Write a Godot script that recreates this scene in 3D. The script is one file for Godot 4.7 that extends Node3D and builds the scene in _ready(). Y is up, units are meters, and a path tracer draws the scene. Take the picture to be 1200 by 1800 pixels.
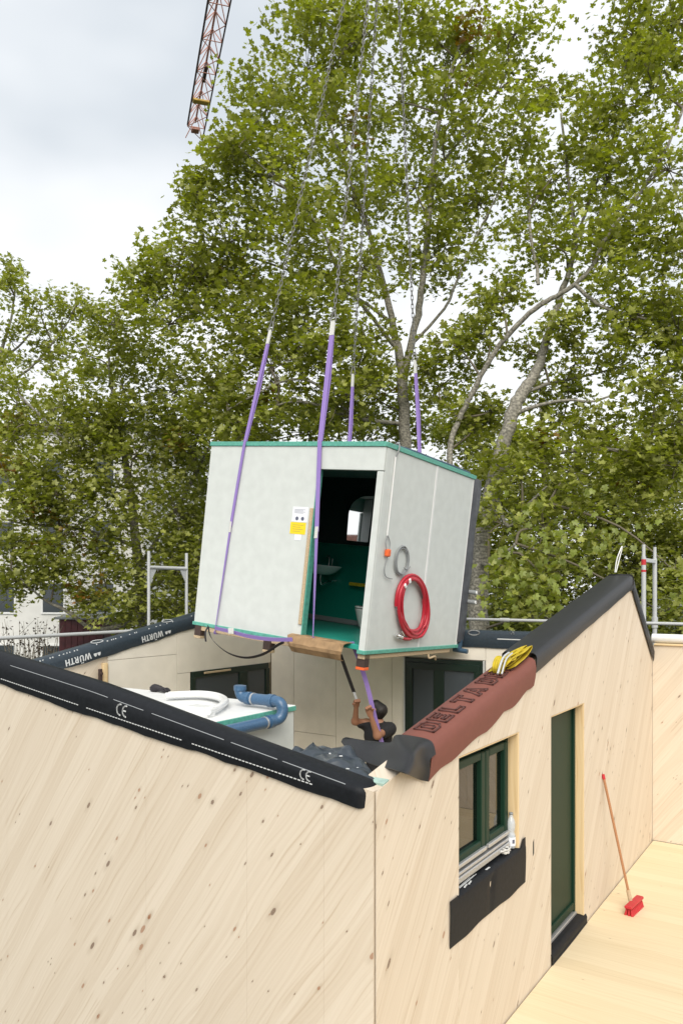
extends Node3D
# A building site: a bathroom pod on slings is lowered into a roofless timber module; plane trees behind.
# World frame: the module's front corner is the origin, its side wall runs along -Z, its front wall along -X, the deck is y = 0.

class MB:
	var v := PackedVector3Array()
	var g := PackedInt32Array()      # smooth group for each triangle
	var c := PackedColorArray()
	var col := Color(1, 1, 1)
	var sg := 4294967295
	func tri(a: Vector3, b: Vector3, d: Vector3) -> void:     # counter-clockwise from outside
		v.append(a); v.append(d); v.append(b)
		g.append(sg); c.append(col)
	func quad(a: Vector3, b: Vector3, d: Vector3, e: Vector3) -> void:
		tri(a, b, d); tri(a, d, e)
	func poly_out(p: Array, inside: Vector3) -> void:         # convex polygon, turned to face away from inside
		var n: Vector3 = (p[1] - p[0]).cross(p[2] - p[0])
		var rev: bool = n.dot(p[0] - inside) < 0.0
		for i in range(1, p.size() - 1):
			if rev: tri(p[0], p[i + 1], p[i])
			else: tri(p[0], p[i], p[i + 1])
	func box(at: Vector3, size: Vector3, b := Basis(), bev := 0.004) -> void:
		sg = 4294967295
		var h := size * 0.5
		bev = min(bev, min(h.x, min(h.y, h.z)) * 0.49)
		var P := func(q: Vector3) -> Vector3: return at + b * q
		var k := h - Vector3(bev, bev, bev)
		for i in 3:
			var j := (i + 1) % 3
			var l := (i + 2) % 3
			for s in [-1.0, 1.0]:
				var pts := []
				for m in [[-1.0, -1.0], [1.0, -1.0], [1.0, 1.0], [-1.0, 1.0]]:
					var q := Vector3()
					q[i] = s * h[i]; q[j] = m[0] * k[j]; q[l] = m[1] * k[l]
					pts.append(P.call(q))
				poly_out(pts, at)
				for t in [-1.0, 1.0]:
					var e := []
					for m in [[-1.0, 0], [1.0, 0], [1.0, 1], [-1.0, 1]]:
						var q := Vector3()
						q[l] = m[0] * k[l]
						q[i] = s * (h[i] if m[1] == 0 else k[i]); q[j] = t * (k[j] if m[1] == 0 else h[j])
						e.append(P.call(q))
					poly_out(e, at)
		for sx in [-1.0, 1.0]:
			for sy in [-1.0, 1.0]:
				for sz in [-1.0, 1.0]:
					poly_out([P.call(Vector3(sx * h.x, sy * k.y, sz * k.z)), P.call(Vector3(sx * k.x, sy * h.y, sz * k.z)), P.call(Vector3(sx * k.x, sy * k.y, sz * h.z))], at)
	func prism(poly: PackedVector2Array, x: Transform3D, depth: float) -> void:  # poly in x's xy plane, extruded along -z
		sg = 4294967295
		if Geometry2D.is_polygon_clockwise(poly): poly = poly.duplicate(); poly.reverse()
		var t := Geometry2D.triangulate_polygon(poly)
		var flip := x.basis.determinant() < 0.0
		for i in range(0, t.size(), 3):
			var a := poly[t[i]]
			var b := poly[t[i + 1]]
			var d := poly[t[i + 2]]
			if (b - a).cross(d - a) < 0.0: var w := b; b = d; d = w
			var f := [x * Vector3(a.x, a.y, 0), x * Vector3(b.x, b.y, 0), x * Vector3(d.x, d.y, 0)]
			var r := [x * Vector3(a.x, a.y, -depth), x * Vector3(b.x, b.y, -depth), x * Vector3(d.x, d.y, -depth)]
			if flip: tri(f[0], f[2], f[1]); tri(r[0], r[1], r[2])
			else: tri(f[0], f[1], f[2]); tri(r[0], r[2], r[1])
		for i in poly.size():
			var a := poly[i]
			var b := poly[(i + 1) % poly.size()]
			var q := [x * Vector3(a.x, a.y, 0), x * Vector3(a.x, a.y, -depth), x * Vector3(b.x, b.y, -depth), x * Vector3(b.x, b.y, 0)]
			if flip: quad(q[0], q[3], q[2], q[1])
			else: quad(q[0], q[1], q[2], q[3])
	func tube(pts: Array, r: Array, n := 8, closed := false, hint := Vector3(0.3, 0.9, 0.2)) -> void:
		sg = 1
		var m := pts.size()
		var rings := []
		var up := hint
		for i in m:
			var t: Vector3
			if closed: t = (pts[(i + 1) % m] - pts[(i - 1 + m) % m]).normalized()
			elif i == 0: t = (pts[1] - pts[0]).normalized()
			elif i == m - 1: t = (pts[i] - pts[i - 1]).normalized()
			else: t = (pts[i + 1] - pts[i - 1]).normalized()
			var sx := up.cross(t)
			if sx.length() < 0.02: sx = Vector3(1, 0.1, 0.3).cross(t)
			sx = sx.normalized()
			up = t.cross(sx)
			var ring := []
			var rr: float = r[min(i, r.size() - 1)]
			for j in n:
				var a := TAU * j / n
				ring.append(pts[i] + (sx * cos(a) + up * sin(a)) * rr)
			rings.append(ring)
		for i in (m if closed else m - 1):
			var a: Array = rings[i]
			var b: Array = rings[(i + 1) % m]
			for j in n:
				var k := (j + 1) % n
				quad(a[j], a[k], b[k], b[j])
		if not closed:
			sg = 4294967295
			for j in range(1, n - 1):
				tri(rings[0][0], rings[0][j + 1], rings[0][j])
				tri(rings[m - 1][0], rings[m - 1][j], rings[m - 1][j + 1])
	func strap(pts: Array, side: Vector3, width: float, thick := 0.004) -> void:
		var rows := []
		for p in pts: rows.append([p - side * width * 0.5, p + side * width * 0.5])
		sheet(rows, thick)
	func sheet(rows: Array, thick := 0.004, smooth := true) -> void:   # a grid of points, given a thickness
		var nu := rows.size()
		var nv: int = rows[0].size()
		var F := []
		var K := []
		for i in nu:
			var f := []
			var k := []
			for j in nv:
				var du: Vector3 = rows[min(i + 1, nu - 1)][j] - rows[max(i - 1, 0)][j]
				var dv: Vector3 = rows[i][min(j + 1, nv - 1)] - rows[i][max(j - 1, 0)]
				var n := du.cross(dv).normalized()
				f.append(rows[i][j] + n * thick * 0.5); k.append(rows[i][j] - n * thick * 0.5)
			F.append(f); K.append(k)
		for i in nu - 1:
			for j in nv - 1:
				sg = 1 if smooth else 4294967295
				quad(F[i][j], F[i + 1][j], F[i + 1][j + 1], F[i][j + 1])
				sg = 2 if smooth else 4294967295
				quad(K[i][j], K[i][j + 1], K[i + 1][j + 1], K[i + 1][j])
		sg = 4294967295
		for i in nu - 1:
			quad(F[i][0], K[i][0], K[i + 1][0], F[i + 1][0])
			quad(F[i + 1][nv - 1], K[i + 1][nv - 1], K[i][nv - 1], F[i][nv - 1])
		for j in nv - 1:
			quad(F[0][j + 1], K[0][j + 1], K[0][j], F[0][j])
			quad(F[nu - 1][j], K[nu - 1][j], K[nu - 1][j + 1], F[nu - 1][j + 1])
	func stroke(p: Array, w: float, x: Transform3D, d := 0.0012, closed := false) -> void:   # a printed line, raised a hair
		var m := p.size()
		for i in (m if closed else m - 1):
			var a: Vector2 = p[i]
			var b: Vector2 = p[(i + 1) % m]
			var t := (b - a).normalized() * w * 0.5
			var n := Vector2(-t.y, t.x)
			var q := PackedVector2Array([a - t - n, b + t - n, b + t + n, a - t + n])
			prism(q, x, d)
	func lathe(prof: Array, x: Transform3D, n := 16) -> void:        # prof: Vector2(radius, height)
		sg = 1
		for i in prof.size() - 1:
			for j in n:
				var a := TAU * j / n
				var b := TAU * (j + 1) / n
				var p := func(q: Vector2, an: float) -> Vector3: return x * Vector3(q.x * cos(an), q.y, -q.x * sin(an))
				quad(p.call(prof[i], a), p.call(prof[i], b), p.call(prof[i + 1], b), p.call(prof[i + 1], a))
	func mesh(grain := -1000.0, per := Vector2(1, 1), off := Vector2()) -> ArrayMesh:
		# grain: degrees from the horizontal; the texture's u runs along the grain, in metres divided by per
		var s := SurfaceTool.new()
		s.begin(Mesh.PRIMITIVE_TRIANGLES)
		var ca := cos(deg_to_rad(grain))
		var sa := sin(deg_to_rad(grain))
		for i in g.size():
			s.set_smooth_group(g[i])
			var n := (v[i * 3 + 2] - v[i * 3]).cross(v[i * 3 + 1] - v[i * 3]).abs()
			for k in 3:
				var p := v[i * 3 + k]
				s.set_color(c[i])
				if grain > -999.0:
					var q: Vector2
					if n.y > n.x and n.y > n.z: q = Vector2(p.x, p.z)
					elif n.x > n.z: q = Vector2(-p.z, p.y)
					else: q = Vector2(p.x, p.y)
					s.set_uv(Vector2((q.x * ca + q.y * sa) / per.x, (-q.x * sa + q.y * ca) / per.y) + off)
				s.add_vertex(p)
		if grain <= -999.0: s.index()
		s.generate_normals()
		return s.commit()

var taken := {}
var M := {}
var rng := RandomNumberGenerator.new()

func numbered(n: String) -> String:
	if not taken.has(n):
		taken[n] = 0
		return n
	taken[n] += 1
	return "%s_%03d" % [n, taken[n]]

func thing(called: String, label: String, category: String, at := Vector3.ZERO, group := "") -> Node3D:
	var o := Node3D.new()
	o.name = numbered(called)
	add_child(o)
	o.position = at
	o.set_meta("label", label); o.set_meta("category", category)
	if group: o.set_meta("group", group)
	return o

func put(called: String, m: Mesh, mat: Material, parent: Node3D, at := Transform3D()) -> MeshInstance3D:
	var o := MeshInstance3D.new()
	o.name = called
	o.mesh = m
	o.material_override = mat
	parent.add_child(o, true)
	o.transform = at
	return o

func group_part(called: String, parent: Node3D) -> Node3D:
	var o := Node3D.new()
	o.name = called
	parent.add_child(o, true)
	return o

func struct(called: String, m: Mesh, mat: Material) -> MeshInstance3D:
	var o := put(called, m, mat, self)
	o.set_meta("kind", "structure")
	return o

# ---------- textures and materials
func col(r: float, g: float, b: float) -> Color:      # linear base colour
	return Color(r, g, b).linear_to_srgb()

func noise(sd: int, f: float, oct := 3) -> FastNoiseLite:
	var n := FastNoiseLite.new()
	n.seed = sd; n.frequency = f; n.fractal_octaves = oct
	n.noise_type = FastNoiseLite.TYPE_SIMPLEX_SMOOTH
	return n

func tint_tex(sd: int, size: int, f: float, lo: float, hi: float, oct := 5) -> ImageTexture:   # grey variation round white
	var im := noise(sd, f, oct).get_seamless_image(size, size)
	im.convert(Image.FORMAT_L8)
	var out := Image.create(size, size, false, Image.FORMAT_RGB8)
	for y in size:
		for x in size:
			var k: float = lo + (hi - lo) * im.get_pixel(x, y).r
			out.set_pixel(x, y, Color(k, k, k))
	return ImageTexture.create_from_image(out)

func wood_tex(sd: int, w: int, h: int, long: float, wide: float, board: float, base: Color, dark: Color, knots: float, tone: float) -> ImageTexture:
	# lamellas of width board running along u, each with its own tone, fibre streaks and knots; base and dark are linear
	var r := RandomNumberGenerator.new()
	r.seed = sd
	var n1 := noise(sd, 1.0, 3)
	var n2 := noise(sd + 7, 1.0, 2)
	var nb := int(round(wide / board))
	var bt := []
	var bo := []
	var kn := []
	for b in nb:
		bt.append(r.randf_range(-tone, tone)); bo.append(r.randf_range(0, 90))
		var list := []
		for k in int(knots * long * board * pow(r.randf(), 1.5) * 2.4 + r.randf()):
			var big := r.randf()
			list.append([r.randf() * long, (b + r.randf_range(0.15, 0.85)) * board, 0.0035 + 0.0105 * big * big * big, r.randf_range(1.5, 2.8), r.randf()])
		kn.append(list)
	var im := Image.create(w, h, false, Image.FORMAT_RGB8)
	for y in h:
		var vy := wide * y / h
		var b := int(vy / board) % nb
		var edge: float = abs(vy / board - round(vy / board)) * board
		for x in w:
			var ux := long * x / w
			var wr: float = min(ux, long - ux)      # fade the fibres to a common value at the seam
			var g: float = n1.get_noise_2d(ux * 0.55 + bo[b], vy * 40.0 + n2.get_noise_2d(ux * 0.9, vy * 3.0 + bo[b]) * 1.3)
			g *= clamp(wr * 8.0, 0.35, 1.0)
			var c := base.lerp(dark, clamp(0.22 + bt[b] + g * 0.27 + max(0.0, g - 0.36) * 1.1, 0.0, 1.3))
			if edge < 0.0016: c = c.lerp(dark, 0.25)
			for k in kn[b]:
				var dx: float = (ux - k[0]) / (k[2] * k[3])
				if abs(dx) > 4.0: continue
				var dy: float = (vy - k[1]) / k[2]
				var d := sqrt(dx * dx + dy * dy)
				if d < 1.0: c = c.lerp(Color(0.11, 0.055, 0.03) if k[4] > 0.4 else Color(0.30, 0.14, 0.07), 0.92 - 0.35 * sin(d * 9.0) * sin(d * 9.0))
				elif d < 3.4: c = c.lerp(dark * 0.8, 0.4 * (3.4 - d) / 2.4 * clamp(1.3 - abs(dy) * 0.5, 0.0, 1.0))
			im.set_pixel(x, y, c.linear_to_srgb())
	return ImageTexture.create_from_image(im)

func mat(c: Color, rough := 0.6, metal := 0.0) -> StandardMaterial3D:
	var m := StandardMaterial3D.new()
	m.albedo_color = c; m.roughness = rough; m.metallic = metal
	return m

func tinted(c: Color, tex: Texture2D, scale: float, rough := 0.6, metal := 0.0, bump := 0.0) -> StandardMaterial3D:
	var m := mat(c, rough, metal)
	m.albedo_texture = tex
	m.uv1_triplanar = true; m.uv1_world_triplanar = false
	m.uv1_scale = Vector3(scale, scale, scale)
	if bump > 0.0:
		m.heightmap_enabled = true; m.heightmap_texture = tex; m.heightmap_scale = bump
	return m

func wood(t: Texture2D, rough := 0.75) -> StandardMaterial3D:
	var m := StandardMaterial3D.new()
	m.albedo_texture = t
	m.roughness = rough
	return m

func text(called: String, s: String, size: float, material: Material, parent: Node3D, at: Transform3D, bold := false) -> void:
	var f := SystemFont.new()
	f.font_names = PackedStringArray(["Droid Sans"])
	if bold: f.font_weight = 700
	var t := TextMesh.new()
	t.font = f; t.text = s; t.font_size = 32; t.pixel_size = size / 32.0; t.depth = 0.0015; t.curve_step = 2.0
	put(called, t, material, parent, at)

func ce_mark(parent: Node3D, x: Transform3D, h: float, material: Material, called := "printed_mark") -> void:
	var b := MB.new()
	for k in 2:
		var p := []
		for i in 13:
			var a := deg_to_rad(90.0 + 15.0 * i)
			p.append(Vector2(k * h * 0.78 + cos(a) * h * 0.5, sin(a) * h * 0.5))
		b.stroke(p, h * 0.13, x)
	b.stroke([Vector2(h * 0.36, 0), Vector2(h * 0.68, 0)], h * 0.13, x)
	put(called, b.mesh(), material, parent)

func frame_at(o: Vector3, xd: Vector3, zd: Vector3) -> Transform3D:     # a writing plane: x along the line, z out of the surface
	var z := zd.normalized()
	var x := (xd - z * xd.dot(z)).normalized()
	return Transform3D(Basis(x, z.cross(x), z), o)

func smooth_path(p: Array, n: int) -> Array:          # Catmull-Rom through the points
	var out := []
	for i in p.size() - 1:
		for k in n:
			var t := float(k) / n
			out.append(p[i].cubic_interpolate(p[i + 1], p[max(i - 1, 0)], p[min(i + 2, p.size() - 1)], t))
	out.append(p[p.size() - 1])
	return out

func smooth_grid(rows: Array, n: int) -> Array:
	var a := []
	for r in rows: a.append(smooth_path(r, n))
	var out := []
	var cols := []
	for j in a[0].size():
		var c := []
		for i in a.size(): c.append(a[i][j])
		cols.append(smooth_path(c, n))
	for i in cols[0].size():
		var r := []
		for j in cols.size(): r.append(cols[j][i])
		out.append(r)
	return out

func setup_view() -> void:
	var cam := Camera3D.new()
	cam.name = "camera"
	add_child(cam)
	cam.position = Vector3(2.159, 3.2, 3.572)
	cam.rotation = Vector3(0, deg_to_rad(33.69), 0)
	cam.projection = Camera3D.PROJECTION_FRUSTUM       # a level camera with a rising lens
	cam.near = 0.1; cam.far = 400.0
	cam.size = 0.1 * 1800.0 / 1350.0
	cam.frustum_offset = Vector2(0, 0.1 * 140.0 / 1350.0)
	cam.current = true
	var env := Environment.new()
	env.tonemap_mode = Environment.TONE_MAPPER_LINEAR
	env.tonemap_exposure = 2.35
	env.background_mode = Environment.BG_SKY
	env.ambient_light_source = Environment.AMBIENT_SOURCE_SKY
	env.sdfgi_enabled = true; env.ssao_enabled = true; env.ssil_enabled = true
	var n1 := noise(42, 1.3, 4)
	var n2 := noise(5, 3.2, 4)
	var im := Image.create(1024, 512, false, Image.FORMAT_RGBF)
	for y in 512:
		var el := (0.5 - (y + 0.5) / 512.0) * PI
		for x in 1024:
			var az := (x + 0.5) / 1024.0 * TAU
			var d := Vector3(cos(az) * cos(el), sin(el), sin(az) * cos(el))
			var q := Vector3(d.x, d.y * 2.2, d.z)
			var k := n1.get_noise_3dv(q) * 0.62 + n2.get_noise_3dv(q) * 0.28
			var t: float = clamp(0.30 + k * 0.95, 0.0, 1.0)
			t = lerpf(t, 1.0, clampf(1.0 - absf(d.y) * 2.1, 0.0, 1.0) * 0.8)      # overcast sky pales towards the horizon
			im.set_pixel(x, y, Color(0.70, 0.755, 0.815).lerp(Color(1.28, 1.28, 1.28), t))
	var pm := PanoramaSkyMaterial.new()
	pm.panorama = ImageTexture.create_from_image(im)
	var sky := Sky.new()
	sky.sky_material = pm
	env.sky = sky
	env.background_energy_multiplier = 0.44
	var we := WorldEnvironment.new()
	we.name = "daylight"
	we.environment = env
	add_child(we)
	var sun := DirectionalLight3D.new()
	sun.name = "sun"
	add_child(sun)
	sun.light_energy = 0.5
	sun.light_angular_distance = 45.0
	sun.light_color = Color(1.0, 0.97, 0.92)
	sun.shadow_enabled = true
	sun.look_at_from_position(Vector3.ZERO, -Vector3(0.48, 0.76, 0.70), Vector3.UP)

func make_materials() -> void:
	M.wall_tex = wood_tex(3, 2048, 1024, 5.0, 2.5, 0.125, Color(0.645, 0.570, 0.470), Color(0.485, 0.390, 0.285), 19.0, 0.17)
	M.wall = wood(M.wall_tex, 0.7)
	M.deck = wood(wood_tex(11, 1024, 1024, 3.6, 3.6, 0.18, Color(0.70, 0.59, 0.405), Color(0.56, 0.435, 0.255), 2.2, 0.16), 0.62)
	M.jamb = wood(wood_tex(17, 512, 256, 1.6, 0.4, 0.2, Color(0.70, 0.55, 0.33), Color(0.52, 0.34, 0.15), 14.0, 0.06), 0.7)
	var fine := tint_tex(1, 256, 0.05, 0.80, 1.0)
	var coarse := tint_tex(2, 256, 0.012, 0.72, 1.0)
	var subtle := tint_tex(8, 256, 0.02, 0.955, 1.0)
	var mottled := tint_tex(4, 256, 0.03, 0.34, 1.0)
	M.fine = fine; M.coarse = coarse
	M.board = tinted(col(0.72, 0.68, 0.60), subtle, 0.6, 0.85)
	M.dark_gap = mat(col(0.05, 0.045, 0.04), 0.9)
	M.membrane = tinted(col(0.014, 0.016, 0.020), fine, 1.5, 0.55, 0.0, 0.25)
	M.blue_membrane = tinted(col(0.030, 0.045, 0.062), fine, 1.5, 0.36, 0.0, 0.3)
	M.membrane.metallic_specular = 0.28
	M.foil = tinted(col(0.045, 0.058, 0.075), fine, 1.5, 0.28)
	M.rubber = tinted(col(0.015, 0.016, 0.019), fine, 2.0, 0.5, 0.0, 0.2)
	M.red_membrane = tinted(col(0.185, 0.060, 0.043), subtle, 2.0, 0.75, 0.0, 0.3)
	M.red_print = mat(col(0.085, 0.03, 0.025), 0.7)
	M.print = mat(col(0.55, 0.57, 0.58), 0.6)
	M.highlight_grey = mat(col(0.30, 0.32, 0.34), 0.6)
	M.green = mat(col(0.008, 0.030, 0.018), 0.45)
	M.green.metallic_specular = 0.3
	M.green_dark = mat(col(0.006, 0.018, 0.012), 0.35)
	M.glass = mat(Color(0.05, 0.065, 0.055, 0.82), 0.02)
	M.glass.metallic_specular = 1.0
	M.glass.transparency = BaseMaterial3D.TRANSPARENCY_ALPHA
	M.alu = tinted(col(0.62, 0.63, 0.64), fine, 4.0, 0.4, 0.6)
	M.galv = tinted(col(0.62, 0.64, 0.65), fine, 6.0, 0.45, 0.2)
	M.white = tinted(col(0.74, 0.75, 0.75), subtle, 1.0, 0.5)
	M.gloss_white = mat(col(0.76, 0.77, 0.77), 0.25)
	M.pod_panel = tinted(col(0.585, 0.62, 0.605), subtle, 0.9, 0.62)
	M.pod_side = M.pod_panel
	M.teal = tinted(col(0.12, 0.44, 0.35), fine, 1.2, 0.5)
	M.pale_green = tinted(col(0.42, 0.60, 0.54), fine, 1.2, 0.6)
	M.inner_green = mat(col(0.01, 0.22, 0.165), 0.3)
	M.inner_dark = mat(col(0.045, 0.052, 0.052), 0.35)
	M.inner_grey = mat(col(0.30, 0.31, 0.31), 0.6)
	M.floor_green = mat(col(0.03, 0.34, 0.27), 0.35)
	M.mirror = mat(col(0.85, 0.86, 0.86), 0.02, 1.0)
	M.chrome = mat(col(0.7, 0.7, 0.7), 0.15, 1.0)
	M.ceramic = mat(col(0.72, 0.73, 0.72), 0.15)
	M.purple = tinted(col(0.33, 0.225, 0.60), fine, 8.0, 0.7)
	M.purple_dark = M.purple
	M.white_cloth = tinted(col(0.72, 0.72, 0.70), fine, 6.0, 0.8)
	M.black_strap = mat(col(0.018, 0.016, 0.02), 0.7)
	M.chain = mat(col(0.17, 0.17, 0.165), 0.55, 0.3)
	M.cardboard = tinted(col(0.42, 0.27, 0.14), coarse, 2.0, 0.85)
	M.timber = tinted(col(0.58, 0.45, 0.29), fine, 3.0, 0.8)
	M.hose = mat(col(0.40, 0.014, 0.030), 0.35)
	M.grey_plastic = mat(col(0.22, 0.235, 0.245), 0.5)
	M.grey_foil = tinted(col(0.085, 0.09, 0.105), coarse, 2.0, 0.45, 0.0, 0.4)
	M.pipe_blue = tinted(col(0.062, 0.145, 0.27), fine, 3.0, 0.34)
	M.pipe_blue_dark = mat(col(0.03, 0.07, 0.12), 0.4)
	M.orange = mat(col(0.75, 0.13, 0.03), 0.45)
	M.yellow = tinted(col(0.66, 0.50, 0.02), coarse, 6.0, 0.75)
	M.label_yellow = mat(col(0.80, 0.60, 0.01), 0.5)
	M.paper = mat(col(0.75, 0.77, 0.82), 0.6)
	M.ink = mat(col(0.10, 0.11, 0.16), 0.6)
	M.dark_wood = mat(col(0.05, 0.03, 0.025), 0.7)
	M.red_paint = mat(col(0.46, 0.02, 0.03), 0.45)
	M.broom_wood = tinted(col(0.46, 0.22, 0.10), fine, 5.0, 0.55)
	M.bark = tinted(col(0.52, 0.49, 0.41), mottled, 1.6, 0.9, 0.0, 1.2)
	M.twig = mat(col(0.15, 0.13, 0.095), 0.9)
	M.concrete = tinted(col(0.30, 0.29, 0.27), coarse, 0.4, 0.9)
	M.grass = tinted(col(0.06, 0.09, 0.03), mottled, 0.3, 0.95)
	M.plaster = tinted(col(0.74, 0.74, 0.72), subtle, 0.3, 0.9)
	M.roof_red = tinted(col(0.30, 0.10, 0.06), mottled, 0.8, 0.85)
	M.maroon = tinted(col(0.09, 0.015, 0.02), coarse, 0.8, 0.6)
	M.window_dark = mat(col(0.05, 0.06, 0.07), 0.08)
	M.crane_red = mat(col(0.42, 0.20, 0.15), 0.55)
	M.crane_dark = mat(col(0.06, 0.03, 0.03), 0.6)
	M.crane_yellow = mat(col(0.55, 0.36, 0.06), 0.5)

# roof lines of the module, metres above the deck
func side_top(a: float) -> float:       # a: distance from the front corner along the side wall
	if a < 5.70: return 2.11 + 0.2131 * a
	return 3.325 - (a - 5.70) * 0.80
func front_top(s: float) -> float:
	if s < 4.95: return 2.11 + 0.1365 * s
	return lerpf(2.786, 1.98, (s - 4.95) / 1.4)
func left_top(a: float) -> float:
	if a < 5.70: return 1.84 + 0.187 * a
	return 2.906 - (a - 5.70) * 0.45

const XL := -6.14     # inner face of the left wall
const ZB := -6.70     # inner face of the back wall

func build_house() -> void:
	var house := thing("timber_module", "roofless pale timber module with diagonal boarding and a green door", "building")
	# front wall: five upright panels with fine joints, diagonal lamellas at 45 degrees
	var fw := group_part("front_wall", house)
	var cuts := [0.0, 0.343, 0.913, 1.801, 3.382, 4.95, 6.34]
	for i in cuts.size() - 1:
		var a: float = cuts[i] + (0.014 if i == 0 else 0.0005)
		var b: float = cuts[i + 1] - 0.0005
		var p := PackedVector2Array([Vector2(-b, -3.2), Vector2(-a, -3.2), Vector2(-a, front_top(a)), Vector2(-b, front_top(b))])
		var m := MB.new()
		m.prism(p, Transform3D(), 0.16)
		put("panel", m.mesh(54.0, Vector2(5.0, 2.5), Vector2(0.2, 0.1)), M.wall, fw)
	# side wall: one panel beside the window and one cut round window and door
	var sw := group_part("side_wall", house)
	var face := Transform3D(Basis(Vector3(0, 0, -1), Vector3(0, 1, 0), Vector3(1, 0, 0)), Vector3.ZERO)   # x runs away along the wall, z outwards
	var m1 := MB.new()
	m1.prism(PackedVector2Array([Vector2(0.008, -3.2), Vector2(1.054, -3.2), Vector2(1.054, side_top(1.054)), Vector2(0.008, side_top(0))]), face, 0.004)
	m1.prism(PackedVector2Array([Vector2(0.168, -3.2), Vector2(1.054, -3.2), Vector2(1.054, side_top(1.054)), Vector2(0.168, side_top(0.168))]), face.translated(Vector3(-0.0045, 0, 0)), 0.155)
	put("panel", m1.mesh(53.0, Vector2(5.0, 2.5), Vector2(0.13, 0.41)), M.wall, sw)
	var m2 := MB.new()
	m2.prism(PackedVector2Array([Vector2(1.056, -0.2), Vector2(2.90, -0.2), Vector2(2.90, 2.132), Vector2(3.875, 2.132), Vector2(3.875, -0.2), Vector2(6.877, -0.2), Vector2(6.877, side_top(6.877)), Vector2(5.70, side_top(5.70)), Vector2(1.056, side_top(1.056)),
		Vector2(1.056, 2.115), Vector2(2.149, 2.115), Vector2(2.149, 1.205), Vector2(1.056, 1.205)]), face, 0.16)
	put("panel", m2.mesh(53.0, Vector2(5.0, 2.5), Vector2(0.61, 0.05)), M.wall, sw)
	# pine linings of the two openings, set 2 mm proud of the cut edge
	for r in [[2.140, 1.66, 0.92, 0.018], [3.866, 1.08, 2.12, 0.018]]:
		var jb := MB.new()
		jb.box(Vector3(-0.082, r[1], -r[0]), Vector3(0.160, r[2] - 0.012, 0.018), Basis(), 0.002)
		put("jamb", jb.mesh(90.0, Vector2(1.6, 0.4), Vector2(r[0], 0.05)), M.jamb, sw)
	var lt := MB.new()
	lt.box(Vector3(-0.082, 2.107, -1.602), Vector3(0.156, 0.012, 1.08), Basis(), 0.002)
	put("lintel_lining", lt.mesh(0.0, Vector2(1.6, 0.4)), M.jamb, sw)
	var lt2 := MB.new()
	lt2.box(Vector3(-0.082, 2.124, -3.388), Vector3(0.156, 0.012, 0.93), Basis(), 0.002)
	put("lintel_lining", lt2.mesh(0.0, Vector2(1.6, 0.4)), M.jamb, sw)
	var il := MB.new()
	il.prism(PackedVector2Array([Vector2(0.18, 0), Vector2(1.054, 0), Vector2(1.054, 2.3), Vector2(0.18, 2.12)]), face.translated(Vector3(-0.162, 0, 0)), 0.014)
	il.prism(PackedVector2Array([Vector2(2.15, 0), Vector2(2.88, 0), Vector2(2.88, 2.65), Vector2(2.15, 2.5)]), face.translated(Vector3(-0.162, 0, 0)), 0.014)
	il.prism(PackedVector2Array([Vector2(3.89, 0), Vector2(6.69, 0), Vector2(6.69, 2.5), Vector2(5.7, 3.2), Vector2(3.89, 2.85)]), face.translated(Vector3(-0.162, 0, 0)), 0.014)
	put("inner_lining", il.mesh(), M.board, sw)
	# left wall, seen from inside: raw timber at the front, fibreboard panels behind
	var lw := group_part("left_wall", house)
	var inl := Transform3D(Basis(Vector3(0, 0, 1), Vector3(0, 1, 0), Vector3(-1, 0, 0)), Vector3(XL - 0.2, 0, 0))   # outer face; x = world z
	var m3 := MB.new()
	m3.prism(PackedVector2Array([Vector2(-0.17, -3.2), Vector2(-6.88, -3.2), Vector2(-6.88, left_top(6.88)), Vector2(-5.70, left_top(5.70)), Vector2(-0.17, left_top(0.17))]), inl, 0.17)
	put("timber_core", m3.mesh(45.0, Vector2(5.0, 2.5), Vector2(0.2, 0.7)), M.wall, lw)
	var fi := Transform3D(Basis(Vector3(0, 0, -1), Vector3(0, 1, 0), Vector3(1, 0, 0)), Vector3(XL, 0, 0))
	for q in [[[3.26, 0.0], [4.505, 0.0], [4.505, 2.275], [3.26, 2.275]], [[3.26, 2.281], [4.505, 2.281], [4.505, 2.60], [3.26, 2.36]],
			[[4.511, 0.0], [4.78, 0.0], [4.78, 1.985], [4.511, 1.985]], [[4.511, 1.991], [6.695, 1.991], [6.695, 2.40], [5.70, 2.82], [4.511, 2.60]], [[4.79, 0.0], [6.66, 0.0], [6.66, 1.0], [4.79, 1.0]]]:
		var p := PackedVector2Array()
		for e in q: p.append(Vector2(e[0], e[1]))
		var b := MB.new()
		b.prism(p, fi, 0.025)
		put("panel", b.mesh(), M.board, lw)
	var pst := MB.new()
	pst.box(Vector3(XL - 0.005, 1.2, -3.20), Vector3(0.05, 2.1, 0.07))
	put("post", pst.mesh(90.0, Vector2(1.6, 0.4)), M.jamb, lw)
	var brk := MB.new()
	brk.box(Vector3(XL + 0.03, 2.06, -3.10), Vector3(0.025, 0.24, 0.06), Basis(), 0.006)
	brk.tube([Vector3(XL + 0.035, 2.12, -3.10), Vector3(XL + 0.065, 2.12, -3.10)], [0.022], 8)
	brk.tube([Vector3(XL + 0.035, 2.0, -3.10), Vector3(XL + 0.065, 2.0, -3.10)], [0.022], 8)
	put("bracket", brk.mesh(), M.dark_wood, lw)
	# back wall
	var bw := group_part("back_wall", house)
	var m4 := MB.new()
	m4.prism(PackedVector2Array([Vector2(XL, -3.2), Vector2(-0.17, -3.2), Vector2(-0.17, 2.44), Vector2(XL, 2.44)]), Transform3D(Basis(), Vector3(0, 0, ZB - 0.03)), 0.15)
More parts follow.
